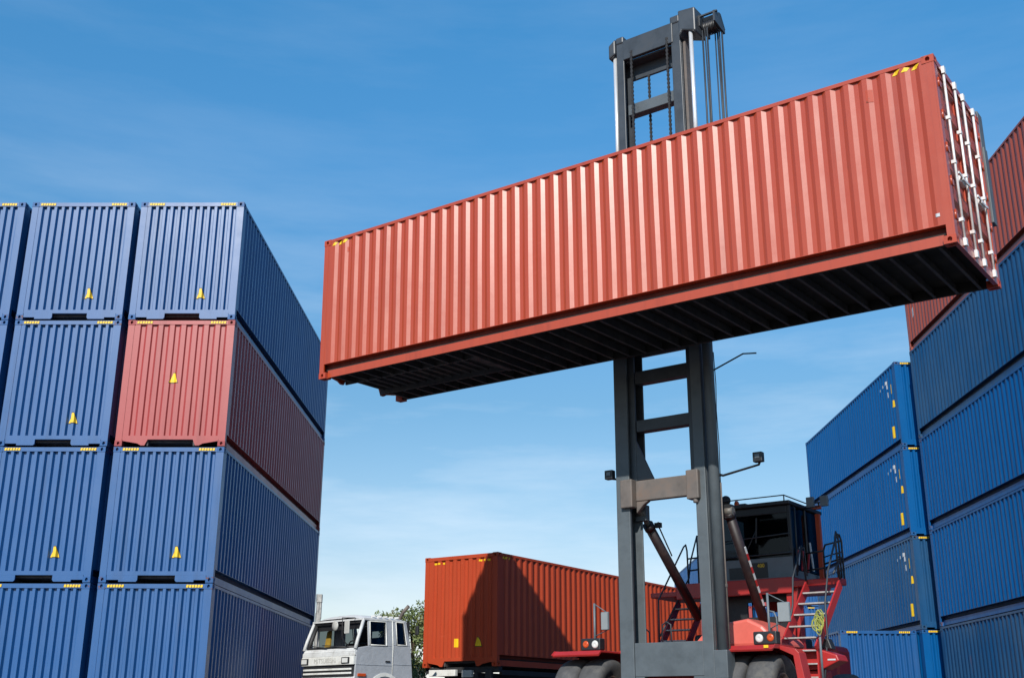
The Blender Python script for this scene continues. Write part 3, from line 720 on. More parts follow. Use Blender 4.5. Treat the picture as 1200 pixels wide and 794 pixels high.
# front wheels (dual each side)
def wheel(x0, x1, v, r, seg=44):
    cx = (x0 + x1) / 2; hw = (x1 - x0) / 2
    prof = [(-hw * .75, r * .54), (-hw * .96, r * .70), (-hw, r * .84), (-hw * .90, r * .95), (-hw * .70, r * .985), (-hw * .2, r), (hw * .2, r), (hw * .70, r * .985), (hw * .90, r * .95), (hw, r * .84), (hw * .96, r * .70), (hw * .75, r * .54)]
    o = P('wheel', MB().lathe(prof, (cx, v, r), 'x', seg), 'tyre')
    rb = MB().lathe([(hw * .74, r * .54), (hw * .80, r * .50), (hw * .45, r * .46), (hw * .30, r * .2), (hw * .30, .001)], (cx, v, r), 'x', seg)
    rb.lathe([(-hw * .74, r * .54), (-hw * .45, r * .46), (-hw * .3, .001)], (cx, v, r), 'x', seg)
    rb.lathe([(hw * .3, .16), (hw * .85, .15), (hw * .9, .001)], (cx, v, r), 'x', 20)
    P('rim', rb, 'rim', o); return o
for x0, x1 in ((.66, 1.15), (1.19, 1.70), (-2.11, -1.63), (-2.62, -2.15)): wheel(x0, x1, 1.15, .655)
for x0, x1 in ((.85, 1.30), (-2.2, -1.75)): wheel(x0, x1, 5.6, .56)
# fenders
def fender(s, xi, xo):
    b = MB(); t = .035
    path = [(.52, 1.36), (.62, 1.43), (1.35, 1.43), (1.72, 1.36), (1.95, 1.12), (2.02, .80)]
    pts = path + [(v + (.02), z - t) for v, z in path[::-1]]
    b.prism(pts, 'x', min(xi, xo), max(xi, xo))
    lip = MB(); x = xo; b.prism([(.50, 1.36), (.62, 1.44), (1.35, 1.44), (1.72, 1.37), (1.72, 1.30), (1.32, 1.37), (.62, 1.37)], 'x', min(x, x + s * .02), max(x, x + s * .02))
    if s > 0: b.prism([(1.72, 1.375), (1.72, 1.43), (2.02, 1.36), (2.08, 1.30), (2.20, .60), (2.06, .60), (1.98, 1.26)], 'y', .80, 1.10)
    return P('fender', b, 'mred', bevel=.012)
fender(1, .58, 1.74); fender(-1, -1.60, -2.60)
P('hazard_sticker', MB().box(1.60, 1.68, .508, .516, 1.375, 1.42), 'yellow')
# bonnet over the drive axle behind the mast
b = MB(); 
b.prism([(-.14, 1.46), (-.10, 1.54), (.05, 1.68), (.30, 1.84), (.95, 1.93), (1.22, 1.80), (1.45, 1.56), (1.50, 1.46)], 'y', 1.35, 2.6)
P('axle_cover', b, 'mpink', bevel=.05)
# chassis
b = MB(); b.box(-1.30, .62, .98, 3.0, .45, 1.30); b.box(-1.1, .55, 3.01, 6.6, .50, 1.45); b.prism([(.9, .40), (1.3, .40), (2.2, 1.30), (.9, 1.30)], 'x', .50, .60)
P('chassis', b, 'mred', bevel=.03)
b = MB(); b.box(.60, .68, .72, .90, .5, 1.36); b.bar((.62, .78, 1.35), (.80, .78, .5), .05, .06); P('mast_pivot_plate', b, 'mred', bevel=.01)
b = MB(); b.box(-1.25, .30, 3.6, 6.0, 1.46, 1.85); P('engine_hood', b, 'mdark', bevel=.06)
b = MB(); b.box(-1.45, .55, 6.61, 7.5, .55, 1.75); P('counterweight', b, 'mred', bevel=.12)
# raised platform on posts
b = MB(); b.box(-1.30, 1.15, 3.02, 3.06, 2.50, 2.795); b.box(-1.30, 1.15, 3.061, 5.0, 2.61, 2.795); b.prism([(1.15, 3.02), (2.08, 2.95), (2.08, 3.32), (1.15, 3.95)], 'z', 2.60, 2.72); b.box(-2.2, -1.301, 3.6, 4.9, 2.62, 2.72)
P('platform', b, 'mred', bevel=.015)
for q in ((-.75, -.57, 3.3, 3.5, 1.3, 2.609), (.98, 1.22, 3.1, 3.3, 1.3, 2.609), (.0, .26, 4.4, 4.6, 2.301, 2.609), (-1.2, -1.0, 4.4, 4.6, 2.301, 2.609)): P('platform_post', MB().box(*q), 'mred', bevel=.01)
b = MB(); b.box(-.56, .975, 3.42, 3.48, 2.40, 2.60); b.box(-.56, .03, 3.42, 3.48, 2.12, 2.3995); b.box(.66, .975, 3.42, 3.48, 2.12, 2.3995); b.box(-.56, .975, 3.42, 3.48, 1.50, 2.1195)
P('bulkhead', b, 'mdark')
# cab
CX0, CX1, CV0, CV1, CZ0, CZ1 = -.52, 1.12, 3.22, 4.75, 2.88, 4.26
cab = MB()
cab.box(CX0, CX1, CV0, CV1, 2.801, CZ0); cab.box(CX0 - .04, CX1 + .04, CV0 - .10, CV1 + .05, CZ1 - .07, CZ1)
for x in (CX0, CX1 - .07):
    for v in (CV0, CV1 - .07): cab.box(x, x + .07, v, v + .07, CZ0 + .001, CZ1 - .071)
cab.box(CX0 + .071, CX1 - .071, CV1 - .06, CV1, CZ0 + .001, CZ0 + .7); cab.box(CX0 + .071, CX1 - .071, CV0, CV0 + .04, CZ1 - .22, CZ1 - .071)
cab.box(CX1 - .05, CX1, CV0 + .76, CV0 + .82, CZ0 + .001, CZ1 - .071)
cab.box(CX0, CX0 + .05, CV0 + .071, CV1 - .071, CZ0 + .001, CZ0 + .5)
cb = P('cab', cab, 'mdark', bevel=.012)
P('front_panel', MB().box(CX0, CX1 - .004, CV0 - .02, CV0 - .001, 2.80, 3.20), 'cabgrey', cb, .008)
P('side_panel', MB().box(CX1 + .001, CX1 + .018, CV0 + .02, CV1 - .05, 2.80, 2.95), 'cabgrey', cb, .006)
P('information_plate', MB().box(.28, .60, CV0 - .032, CV0 - .0205, 2.83, 3.12), 'film_black', cb)
P('vent', MB().box(-.20, .24, CV0 - .030, CV0 - .0205, 2.83, 3.05), 'mdark', cb)
Mt = Matrix.Translation((.47, CV0 - .034, 3.06)) @ Matrix.Rotation(R(90), 4, 'X')
text_mesh('number_lettering', '400', .10, M['yellow'], cb, Mt, .002)
P('windscreen', MB().box(CX0 + .07, CX1 - .07, CV0 + .012, CV0 + .018, 3.20, CZ1 - .221), 'cabglass', cb)
P('side_window', MB().box(CX1 - .03, CX1 - .024, CV0 + .071, CV0 + .759, CZ0 + .1, CZ1 - .071), 'cabglass', cb)
P('side_window', MB().box(CX1 - .03, CX1 - .024, CV0 + .821, CV1 - .071, CZ0 + .1, CZ1 - .071), 'cabglass', cb)
P('rear_window', MB().box(CX0 + .071, CX1 - .071, CV1 - .03, CV1 - .024, CZ0 + .70, CZ1 - .071), 'cabglass', cb)
b = MB(); b.box(.05, .55, 3.95, 4.07, 3.35, 4.0); b.box(.05, .55, 3.55, 3.94, 3.25, 3.37); b.box(.18, .42, 3.96, 4.06, 4.0, 4.14); P('operator_seat', b, 'mdark', cb, .04)
b = MB(); b.tube([(.3 + .17 * math.cos(t * .524), 3.42, 3.52 + .17 * math.sin(t * .524)) for t in range(13)], .014, 6); b.tube([(.3, 3.42, 3.5), (.3, 3.36, 2.95)], .03, 8); P('steering_wheel', b, 'mdark', cb)
b = MB(); b.tube([(CX0 - .02, CV0 - .12, 3.55), (CX1, CV0 - .12, 3.62)], .014, 6); b.tube([(CX0, CV0 - .05, 3.24), (CX1, CV0 - .05, 3.27)], .02, 6); P('wiper_rail', b, 'mdark', cb)
b = MB(); b.tube([(.15, CV0 - .03, 3.28), (.42, CV0 - .03, 3.75)], .012, 6); b.bar((.40, CV0 - .03, 3.50), (.44, CV0 - .03, 3.98), .03, .02); P('wiper', b, 'mdark', cb)
b = MB()
for v in (CV0, CV1 - .1): b.tube([(CX0, v, CZ1 + .12), (CX1 - .10, v, CZ1 + .12)], .012, 6)
for x in (CX0, CX1 - .10):
    b.tube([(x, CV0, CZ1 + .12), (x, CV1 - .1, CZ1 + .12)], .012, 6)
    for v in (CV0, CV1 - .1): b.tube([(x, v, CZ1), (x, v, CZ1 + .12)], .012, 6)
P('roof_guard', b, 'mdark', cb)
P('spotlight', MB().lathe([(0, .001), (.0, .10), (.03, .10), (.09, .04), (.09, .001)], (-.22, CV0 + .02, CZ1 + .14), 'y', 20), 'mdark', cb)
P('beacon', MB().lathe([(0, .05), (.08, .05), (.12, .03), (.12, .001)], (-.02, CV0 + .10, CZ1 + .001), 'z', 14), 'amber', cb)
P('roof_box', MB().box(-.12, .08, CV0 + .3, CV0 + .55, CZ1 + .001, CZ1 + .10), 'cabgrey', cb, .01)
for x in (1.27, 1.55): P('roof_lamp', MB().box(x, x + .15, 3.70, 3.78, 4.18, 4.38), 'cabgrey', cb, .01)
P('lamp_arm', MB().tube([(1.10, 3.9, 4.20), (1.48, 3.82, 4.20), (1.49, 3.79, 4.26)], .018, 6).tube([(1.34, 3.79, 4.27), (1.62, 3.79, 4.27)], .014, 6), 'mdark', cb)
b = MB(); b.box(1.20, 1.28, 4.30, 4.40, 2.801, 4.14); b.box(.75, 1.28, 4.41, 4.49, 4.26, 4.33); P('cab_guard_post', b, 'orange')
b = MB()
for v in (3.30, 3.55, 3.85): b.bar((CX1 + .03, v, 2.96), (CX1 + .03, v + .12, 3.34), .02, .05)
P('door_stripe', b, 'mred', cb)
P('door_stripe', MB().bar((CX1 + .03, 3.40, 3.05), (CX1 + .03, 3.52, 3.40), .02, .035).bar((CX1 + .03, 4.15, 3.0), (CX1 + .03, 4.05, 3.55), .02, .05), 'film_white', cb)
P('door_handle_rail', MB().tube([(1.18, CV0 + .05, 2.9), (1.20, CV0 + .05, 4.12), (1.14, CV0 + .1, 4.16)], .016, 6), 'mdark', cb)
# right-hand stairs and handrails
st = MB()
def sv(z): return 1.72 + (z - 1.55) * 1.16
st.bar((2.09, sv(1.42), 1.38), (2.09, sv(2.62), 2.60), .03, .17); st.bar((1.46, sv(1.42), 1.38), (1.46, sv(2.62), 2.60), .03, .20)
sto = P('stairs', st, 'mred')
for z in (2.45, 2.24, 2.03, 1.81, 1.60): P('step', MB().box(1.48, 2.07, sv(z) - .11, sv(z) + .11, z - .022, z + .005), 'tread_metal', sto, .004)
st2 = MB(); st2.bar((2.09, 1.66, 1.40), (2.09, 1.64, .35), .03, .14, (0, 1, 0)); st2.bar((1.79, 1.66, 1.35), (1.79, 1.62, .35), .03, .10, (0, 1, 0))
sto2 = P('ladder', st2, 'mred')
for z in (1.38, 1.16, .94, .72, .50): P('step', MB().box(1.80, 2.08, 1.58, 1.74, z - .02, z + .005), 'tread_metal', sto2, .004)
b = MB()
def loop(b, pts, r=.018): b.tube(pts, r, 7)
loop(b, [(2.10, 2.95, 2.68), (2.10, 2.85, 3.40), (2.10, 2.92, 3.54), (2.10, 3.02, 3.40), (2.10, 3.05, 2.72)])
loop(b, [(2.06, 2.98, 2.72), (2.06, 2.99, 3.42), (2.06, 3.06, 3.52), (2.06, 3.20, 3.52), (2.06, 3.28, 3.42), (2.06, 3.28, 2.7)])
loop(b, [(1.60, 3.55, 2.7), (1.60, 3.55, 3.3), (1.66, 3.5, 3.4), (2.06, 3.28, 3.42)])
loop(b, [(2.06, 3.0, 3.1), (2.06, 3.28, 3.1), (1.60, 3.55, 3.05)]); loop(b, [(2.10, 2.88, 3.15), (2.10, 3.05, 3.15)])
loop(b, [(1.16, 3.75, 3.30), (1.60, 3.55, 3.30)]); loop(b, [(1.16, 3.75, 2.98), (1.60, 3.55, 2.98)])
loop(b, [(2.12, 2.86, 3.45), (2.12, 2.30, 2.75), (2.12, 2.05, 2.2), (2.12, 2.03, 1.60), (2.12, 1.60, .50)])
loop(b, [(1.44, 3.0, 2.6), (1.44, 2.85, 3.32), (1.44, 2.35, 2.7), (1.44, 2.25, 2.2), (1.44, 1.95, 1.7)])
loop(b, [(2.10, 2.95, 3.0), (2.10, 2.62, 2.75)])
loop(b, [(1.20, CV0 - .06, 2.82), (1.24, CV0 - .08, 3.30), (1.36, CV0 - .02, 3.34), (1.42, 3.1, 2.8)], .014); loop(b, [(2.06, 3.14, 2.72), (2.06, 3.14, 3.52)], .012); loop(b, [(1.60, 3.55, 3.18), (2.06, 3.28, 3.22)], .012)
P('handrail', b, 'hose')
P('ladder_grab_rail', MB().tube([(2.14, 1.64, 2.05), (2.15, 1.60, 1.35), (2.15, 1.60, .85)], .022, 8).box(2.10, 2.18, 1.56, 1.64, .80, .87), 'cabgrey')
# side tool box / rear fender sticking out on the right
b = MB(); b.prism([(1.55, 1.05), (1.55, 1.42), (2.05, 1.40), (2.36, 1.30), (2.40, 1.20), (2.10, 1.07)], 'y', 1.75, 2.2); b.box(1.60, 2.05, 1.78, 2.3, .35, 1.049)
P('side_box', b, 'mred', bevel=.02)
P('lettering_patch', MB().box(2.20, 2.34, 1.743, 1.749, 1.21, 1.235), 'film_white')
P('reversing_lamp', MB().prism([(1.95, 1.43), (2.22, 1.40), (2.16, 1.58), (1.99, 1.60)], 'y', 1.95, 2.15), 'mdark', bevel=.02)
# left stairs
st = MB()
def svl(z): return 3.95 + (z - 2.0) * .95
st.bar((-1.42, svl(1.40), 1.35), (-1.42, svl(2.60), 2.60), .03, .17); st.bar((-2.02, svl(1.40), 1.35), (-2.02, svl(2.60), 2.60), .03, .17)
sto = P('stairs', st, 'mred')
for z in (2.45, 2.22, 1.99, 1.76, 1.54): P('step', MB().box(-2.0, -1.44, svl(z) - .11, svl(z) + .11, z - .022, z + .005), 'tread_metal', sto, .004)
b = MB()
loop(b, [(-1.62, 2.85, 1.45), (-1.62, 2.88, 2.50), (-1.62, 4.05, 3.68), (-1.62, 4.15, 3.74), (-1.62, 4.20, 3.62), (-1.62, 4.22, 2.75)])
loop(b, [(-1.60, 2.86, 1.80), (-1.60, 4.2, 3.05), (-1.60, 4.3, 3.4), (-1.50, 4.45, 3.95), (-1.45, 4.7, 3.98), (-1.45, 4.9, 3.98)])
loop(b, [(-1.50, 4.45, 3.95), (-1.50, 4.45, 2.72)]); loop(b, [(-1.40, 4.55, 3.62), (-1.36, 4.52, 3.3), (-1.36, 4.5, 2.72)])
loop(b, [(-1.62, 4.2, 3.2), (-1.45, 4.75, 3.3)]); loop(b, [(-1.62, 4.2, 3.45), (-1.45, 4.85, 3.56)])
P('handrail', b, 'hose')
b = MB()
for x in (-1.55, -1.20): loop(b, [(x - .12, 1.55, 1.44), (x - .10, 1.55, 1.78), (x, 1.55, 1.86), (x + .09, 1.55, 1.78), (x + .10, 1.55, 1.44)], .014)
loop(b, [(-.98, 1.8, 1.44), (-.97, 1.8, 1.92), (-.88, 1.8, 1.98), (-.79, 1.8, 1.92), (-.78, 1.8, 1.44)], .016)
P('grab_loop', b, 'hose'); P('drip_tray', MB().box(-1.62, -.6, 1.30, 2.3, 1.40, 1.455), 'mred', bevel=.01)
P('filler_cap', MB().lathe([(0, .07), (.06, .07), (.10, .04), (.10, .001)], (-.92, 1.42, 1.456), 'z', 14), 'mred')
# head lamps and mirrors on both fenders
for s, xl, xa, xm, xp in ((1, 1.40, 1.60, 1.84, 1.53), (-1, -1.84, -2.04, -1.66, -1.93)):
    hb = P('headlight_box', MB().box(min(xl, xa) - .11, max(xl, xa) + .11, .80, .98, 1.445, 1.66), 'mdark', bevel=.02)
    P('headlight', MB().lathe([(0, .001), (-.02, .05), (0, .072), (.02, .072)], (xl, .80, 1.55), 'y', 22), 'lampglass', hb)
    P('indicator', MB().lathe([(0, .001), (-.02, .045), (0, .065), (.02, .065)], (xa, .80, 1.555), 'y', 18), 'amber', hb)
    pb = P('mirror_pole', MB().tube([(xp, .95, 1.45), (xp, .95, 2.30)], .022, 8).tube([(xp, .95, 2.29), (xm, .92, 2.13)], .009, 6).tube([(xp, .95, 1.70), (xm - .05 * s, .93, 1.82), (xm, .92, 1.90)], .010, 6), 'cabgrey')
    if s > 0: P('grab_loop', MB().tube([(xp + .02, .95, 2.0), (xp + .10, .95, 1.98), (xp + .14, .95, 1.88), (xp + .14, .95, 1.46)], .014, 7), 'cabgrey')
    mw = .11 if s > 0 else .08
    mh = P('mirror', MB().box(xm - mw, xm + mw, .86, .92, 1.80, 2.13), 'cabgrey', pb, .02)
    P('mirror_glass', MB().box(xm - mw + .012, xm + mw - .012, .852, .8595, 1.812, 2.118), 'mirror', pb)
# rope coil hanging on the ladder rail
b = MB(); rr = random.Random(5)
for k in range(8):
    cx_, cz_ = rr.uniform(-.05, .05), rr.uniform(-.08, .06); rx, rz_ = rr.uniform(.045, .09), rr.uniform(.11, .17)
    pts = [Vector((2.16 + cx_ + rx * math.cos(t * .628), 1.60 + rr.uniform(-.03, .03) - .05, 1.83 + cz_ + rz_ * math.sin(t * .628))) for t in range(11)]
    b.tube([MM @ p for p in pts], .010, 6)
tag(b.build('rope_coil', M['rope']), 'yellow-green rope coil hanging on the rail of the right-hand boarding stairs', 'rope')

# ------------------------------------------------------------------ trailer under the orange container
tl = empty('container_trailer', (OX0 + dx, OY0 + dy, 0), OY); tag(tl, 'dark skeleton trailer with a white rear bumper carrying the orange-red container', 'trailer')
b = MB()
for s in (-1, 1): b.box(s * .48 - .06, s * .48 + .06, -HL + .1, HL + .5, 1.05, 1.36)
for y in (-HL + .12, -HL + 3.6, 0, HL - .3): b.box(-1.19, 1.19, y, y + .16, 1.361, 1.503)
for s in (-1, 1): b.box(min(s * 1.10, s * 1.19), max(s * 1.10, s * 1.19), -HL + .281, HL - .31, 1.30, 1.42)
P('frame', b, 'tdark', tl)
P('rear_bumper', MB().box(-.98, -.10, -HL - .02, -HL + .09, 1.28, 1.44), 'twhite', tl, .01)
P('rear_light', MB().box(.10, .42, -HL - .01, -HL + .09, 1.24, 1.42), 'trim_grey', tl, .01); P('rear_light', MB().box(.85, 1.05, -HL - .01, -HL + .09, 1.20, 1.42), 'tdark', tl, .01)
for s in (-1, 1):
    for y in (-HL + 1.6, -HL + 2.9):
        wo = MB().lathe([(-.25, .27), (-.27, .42), (-.22, .51), (.22, .51), (.27, .42), (.25, .27)], (s * .92, y, .515), 'x', 30).build('wheel', M['tyre'], tl)
        MB().lathe([(-.2, .001), (-.18, .27), (.18, .27), (.2, .001)], (s * .92, y, .515), 'x', 24).build('rim', M['rim'], wo)
for s in (-1, 1): P('landing_leg', MB().box(s * .7 - .06, s * .7 + .06, HL - 2.5, HL - 2.38, .02, 1.05).box(s * .7 - .14, s * .7 + .14, HL - 2.6, HL - 2.28, 0, .02), 'tdark', tl)

# ------------------------------------------------------------------ old silver truck
TH = math.atan2(-.713, -.70)
tk = empty('truck', (-3.62, 27.3, 0.05), TH); tag(tk, 'battered silver cab-over truck without a windscreen beside the blue stack', 'truck')
def T(name, b, mat, parent=tk, bevel=0): return b.build(name, M[mat] if isinstance(mat, str) else [M[x] for x in mat], parent, bevel)
# local: x forward, y to the truck's left; near front corner at origin, body runs to x=-1.78 and y=-2.05
WD = 2.05; BK = -1.80
def quad(b, pts, th, nrm):
    """plate from corner points with thickness along -nrm"""
    n_ = Vector(nrm).normalized() * th; n = len(pts); vs = [Vector(p) for p in pts] + [Vector(p) - n_ for p in pts]
    b.add(vs, [list(range(n)), list(range(n, 2 * n))[::-1]] + [(i, (i + 1) % n, n + (i + 1) % n, n + i) for i in range(n)])
# body side silhouette in (x, z): front slopes from (0,1.75) to (-.26,2.40)
for yo, nm, s in ((0, 'door', 1), (-WD, 'door', -1)):
    yy = yo; n_ = (0, s, 0)
    d = MB()
    quad(d, [(-.02, yy, .95), (-1.14, yy, .95), (-1.14, yy, 1.80), (-.42, yy, 1.80), (-.06, yy, 1.74)], .05, n_)      # lower door
    quad(d, [(-.94, yy, 1.8005), (-1.14, yy, 1.8005), (-1.12, yy - s * .03, 2.42), (-.92, yy - s * .03, 2.42)], .05, n_)     # rear frame
    quad(d, [(-.30, yy - s * .03, 2.37), (-.9195, yy - s * .03, 2.37), (-.9195, yy - s * .03, 2.42), (-.28, yy - s * .03, 2.42)], .05, n_)
    quad(d, [(-.41, yy, 1.8005), (-.45, yy, 1.8005), (-.42, yy - s * .03, 2.3695), (-.38, yy - s * .03, 2.3695)], .05, n_)
    dr = T('door', d, 'silver', tk, .012)
    T('door_handle', MB().box(-1.06, -.92, yy + s * .003, yy + s * .02, 1.44, 1.475), 'tdark', dr)
    T('window_frame', MB().tube([(-.45, yy + s * .004, 1.82), (-.43, yy - s * .025, 2.36), (-.92, yy - s * .025, 2.37), (-.95, yy + s * .004, 1.82), (-.45, yy + s * .004, 1.82)], .016, 6), 'twhite', dr)
    T('door_seam', MB().tube([(-1.145, yy + s * .002, .96), (-1.145, yy + s * .002, 1.80), (-1.12, yy - s * .025, 2.40)], .012, 6), 'twhite', dr)
    T('body_crease', MB().bar((-.05, yy + s * .002, 1.37), (-1.13, yy + s * .002, 1.37), .012, .012).bar((-1.15, yy + s * .002, 1.40), (-1.72, yy + s * .002, 1.40), .012, .012), 'silver', dr)
    q = MB()
    quad(q, [(-1.15, yy, .95), (BK, yy, .95), (BK + .10, yy, 1.83), (-1.15, yy, 1.83)], .05, n_)
    quad(q, [(-1.15, yy, 1.8305), (-1.26, yy, 1.8305), (-1.22, yy - s * .03, 2.42), (-1.13, yy - s * .03, 2.42)], .05, n_)
    quad(q, [(-1.58, yy, 1.8305), (BK + .10, yy, 1.8305), (-1.56, yy - s * .03, 2.42), (-1.48, yy - s * .03, 2.42)], .05, n_)
    qq = T('quarter_panel', q, 'silver', tk, .012)
    T('window_frame', MB().tube([(-1.27, yy + s * .004, 1.85), (-1.23, yy - s * .025, 2.38), (-1.47, yy - s * .025, 2.38), (-1.57, yy + s * .004, 1.85), (-1.27, yy + s * .004, 1.85)], .014, 6), 'twhite', qq)
    T('side_window', MB().add([(-1.26, yy - s * .02, 1.84), (-1.57, yy - s * .02, 1.84), (-1.48, yy - s * .04, 2.38), (-1.22, yy - s * .04, 2.38)], [(0, 1, 2, 3)]), 'glass', qq)
    T('pillar', MB().tube([(-.03, yy - s * .02, 1.72), (-.10, yy - s * .03, 1.95), (-.27, yy - s * .06, 2.40)], [.045, .042, .04], 8), 'roofwhite')
    T('door_window', MB().add([(-.44, yy - s * .03, 1.81), (-.94, yy - s * .03, 1.81), (-.92, yy - s * .05, 2.37), (-.42, yy - s * .05, 2.37)], [(0, 1, 2, 3)]), 'glass', dr)
# roof: domed shell
b = MB(); nx, ny = 10, 14; vs = []
for i in range(nx + 1):
    for j in range(ny + 1):
        t = i / nx; u = j / ny; x = -.24 + (BK + .30 + .24) * t
        y = -.03 - (WD - .06) * u; ed = min(u, 1 - u) * 2; z = 2.42 + .13 * (1 - (1 - ed) ** 3) * min(1, .35 + t * 5) * (1 - max(0, t - .85) * 1.5)
        if t == 0: z -= .01
        vs.append((x, y, z))
n1 = ny + 1
b.add(vs, [(i * n1 + j, i * n1 + j + 1, (i + 1) * n1 + j + 1, (i + 1) * n1 + j) for i in range(nx) for j in range(ny)], True)
b.box(-.27, -.22, -WD + .05, -.05, 2.385, 2.425)
b.box(BK + .28, -.25, -WD + .06, -WD + .02, 2.39, 2.43); b.box(BK + .28, -.25, -.06, -.02, 2.39, 2.43)
rf = T('roof', b, 'roofwhite')
for k in range(5): T('roof_rib', MB().box(-.62 - .18 * k, -.60 - .18 * k, -.20, -.045, 2.47, 2.515), 'roofwhite', rf)
T('sun_visor', MB().prism([(-.29, 2.384), (-.36, 2.20), (-.38, 2.20), (-.33, 2.384)], 'y', -WD + .12, -.12), 'tdark', rf)
T('roof_lining', MB().box(BK + .36, -.30, -WD + .10, -.10, 2.375, 2.384), 'tdark', rf)
# front
b = MB(); b.box(-.06, 0, -WD, 0, 1.56, 1.66); b.prism([(.0, 1.66), (-.05, 1.74), (-.12, 1.76), (-.12, 1.66)], 'y', -WD + .02, -.02); b.box(-.05, -.01, -WD, 0, .80, 1.10)
fp = T('front_panel', b, 'roofwhite', tk, .015)
T('nose_panel', MB().box(-.05, .025, -WD + .01, -.01, 1.365, 1.559), 'twhite', tk, .012)
T('grille', MB().box(-.05, .0, -WD + .05, -.05, 1.10, 1.335), 'tdark')
for z in (1.29, 1.20): T('grille_bar', MB().box(.001, .03, -WD + .10, -.08, z - .045, z), 'twhite', tk, .01)
T('bumper', MB().box(-.08, .09, -WD - .02, .02, .55, .98), 'twhite', tk, .03)
Mt = Matrix.Translation((.027, -1.10, 1.465)) @ Matrix(((0, 0, 1, 0), (1, 0, 0, 0), (0, 1, 0, 0), (0, 0, 0, 1)))
text_mesh('nose_lettering', 'MITSUBISHI', .15, M['trim_grey'], tk, Mt, .003, sx=1.15)
for y in (-.30, -1.90):
    hl_ = T('headlight', MB().box(.0255, .040, y - .15, y + .15, 1.39, 1.535), 'tdark', tk, .006)
    T('lens', MB().box(.041, .052, y - .11, y + .10, 1.41, 1.515), 'lampglass', hl_, .01)
T('indicator', MB().box(-.34, -.10, .003, .03, 1.10, 1.17), 'amber', tk, .01)
T('wiper', MB().tube([(.0, -.35, 1.77), (-.02, -.8, 1.80), (-.03, -1.3, 1.83)], .012, 6).tube([(.0, -1.1, 1.77), (-.02, -1.5, 1.80), (-.05, -1.85, 1.84)], .012, 6), 'tdark')
b = MB(); b.prism([(-.03, 1.71), (-.45, 1.70), (-.55, 1.45), (-.12, 1.40)], 'y', -WD + .07, -.07); T('dashboard', b, 'tdark')
b = MB()
for yy in (-.11, -WD + .11): b.tube([(-.10, yy, 1.74), (-.16, yy, 1.95), (-.32, yy, 2.36)], .05, 8)
b.tube([(-.31, -.10, 2.36), (-.31, -WD + .10, 2.36)], .05, 8); b.tube([(-.09, -.10, 1.76), (-.09, -WD + .10, 1.76)], .035, 8)
T('windscreen_rubber', b, 'tdark')
# rear wall with window opening, interior
b = MB(); x0, x1 = BK + .10, BK + .15
for (y0, y1, z0, z1) in ((-WD + .06, -.06, .95, 1.75), (-WD + .06, -1.50, 1.7505, 2.41), (-.55, -.06, 1.7505, 2.41), (-1.4995, -1.0005, 2.25, 2.41), (-1.0, -.5505, 1.7505, 2.41)): b.box(x0, x1, y0, y1, z0, z1)
T('rear_wall', b, 'tdark')
T('seat', MB().box(-1.35, -1.2, -1.05, -.45, 1.35, 2.05).box(-1.2, -.70, -1.05, -.45, 1.30, 1.42), 'tdark', tk, .04)
T('seat', MB().box(-1.35, -1.2, -1.95, -1.2, 1.35, 1.95).box(-1.2, -.70, -1.95, -1.2, 1.30, 1.42), 'tdark', tk, .04)
T('seat_cover', MB().prism([(-WD + .09, 1.72), (-1.72, 1.80), (-1.70, 2.25), (-1.85, 2.20)], 'x', -.60, -.56), 'cloth')
T('seat_belt', MB().box(-1.18, -1.15, -.98, -.92, 1.6, 2.15), 'mred')
b = MB(); b.tube([(-.55 + .03 * math.sin(t * .524), -.75 + .21 * math.cos(t * .524), 1.80 + .15 * math.sin(t * .524)) for t in range(13)], .016, 6); b.tube([(-.55, -.75, 1.80), (-.3, -.75, 1.55)], .03, 8); T('steering_wheel', b, 'tdark')
T('cab_floor', MB().box(BK + .1, -.06, -WD + .06, -.06, .90, .95), 'tdark')
mo = T('mirror_arm', MB().tube([(-.02, -.28, 1.78), (.16, -.30, 1.95), (.16, -.32, 2.42), (-.20, -.30, 2.44)], .012, 6).tube([(.16, -.32, 2.28), (.18, -.52, 2.30)], .010, 6), 'tdark')
T('round_mirror', MB().lathe([(0, .001), (.01, .11), (-.01, .115), (-.02, .001)], (.18, -.56, 2.25), 'x', 22), 'trim_grey', mo)
T('flat_mirror', MB().box(.13, .16, -.24, -.06, 2.05, 2.35), 'trim_grey', mo, .015)
T('rear_mirror', MB().box(-1.86, -1.80, .02, .12, 2.10, 2.32), 'tdark', tk, .02)
# chassis, wheels, exhaust
T('chassis', MB().box(-6.0, -.1, -1.45, -1.33, .62, .85).box(-6.0, -.1, -.72, -.60, .62, .85).box(-1.2, -.4, -1.3, -.8, .5, .9), 'tdark')
for x in (-.92, -4.6):
    for y in (-.12, -WD + .12):
        wo = MB().lathe([(-.12, .24), (-.14, .38), (-.11, .46), (.11, .46), (.14, .38), (.12, .24)], (x, y - .06 * (1 if y > -1 else -1), .465), 'y', 30).build('wheel', M['tyre'], tk)
        MB().lathe([(-.11, .001), (-.09, .24), (.09, .24), (.11, .001)], (x, y - .06 * (1 if y > -1 else -1), .465), 'y', 24).build('rim', M['rim'], wo)
b = MB()
for s_ in (0, -WD):
    pts = [( -.92 + .56 * math.cos(R(a)), .50 + .66 * math.sin(R(a))) for a in range(20, 161, 14)]
    for p, q in zip(pts, pts[1:]): b.bar((p[0], s_ + (.0 if s_ == 0 else 0), p[1]), (q[0], s_, q[1]), .08, .04, (0, 1, 0))
T('wheel_arch', b, 'twhite')
T('exhaust_stack', MB().tube([(-1.95, -.75, .9), (-1.95, -.75, 2.55), (-1.98, -.65, 2.70), (-2.02, -.50, 2.84)], .045, 10), 'brown')

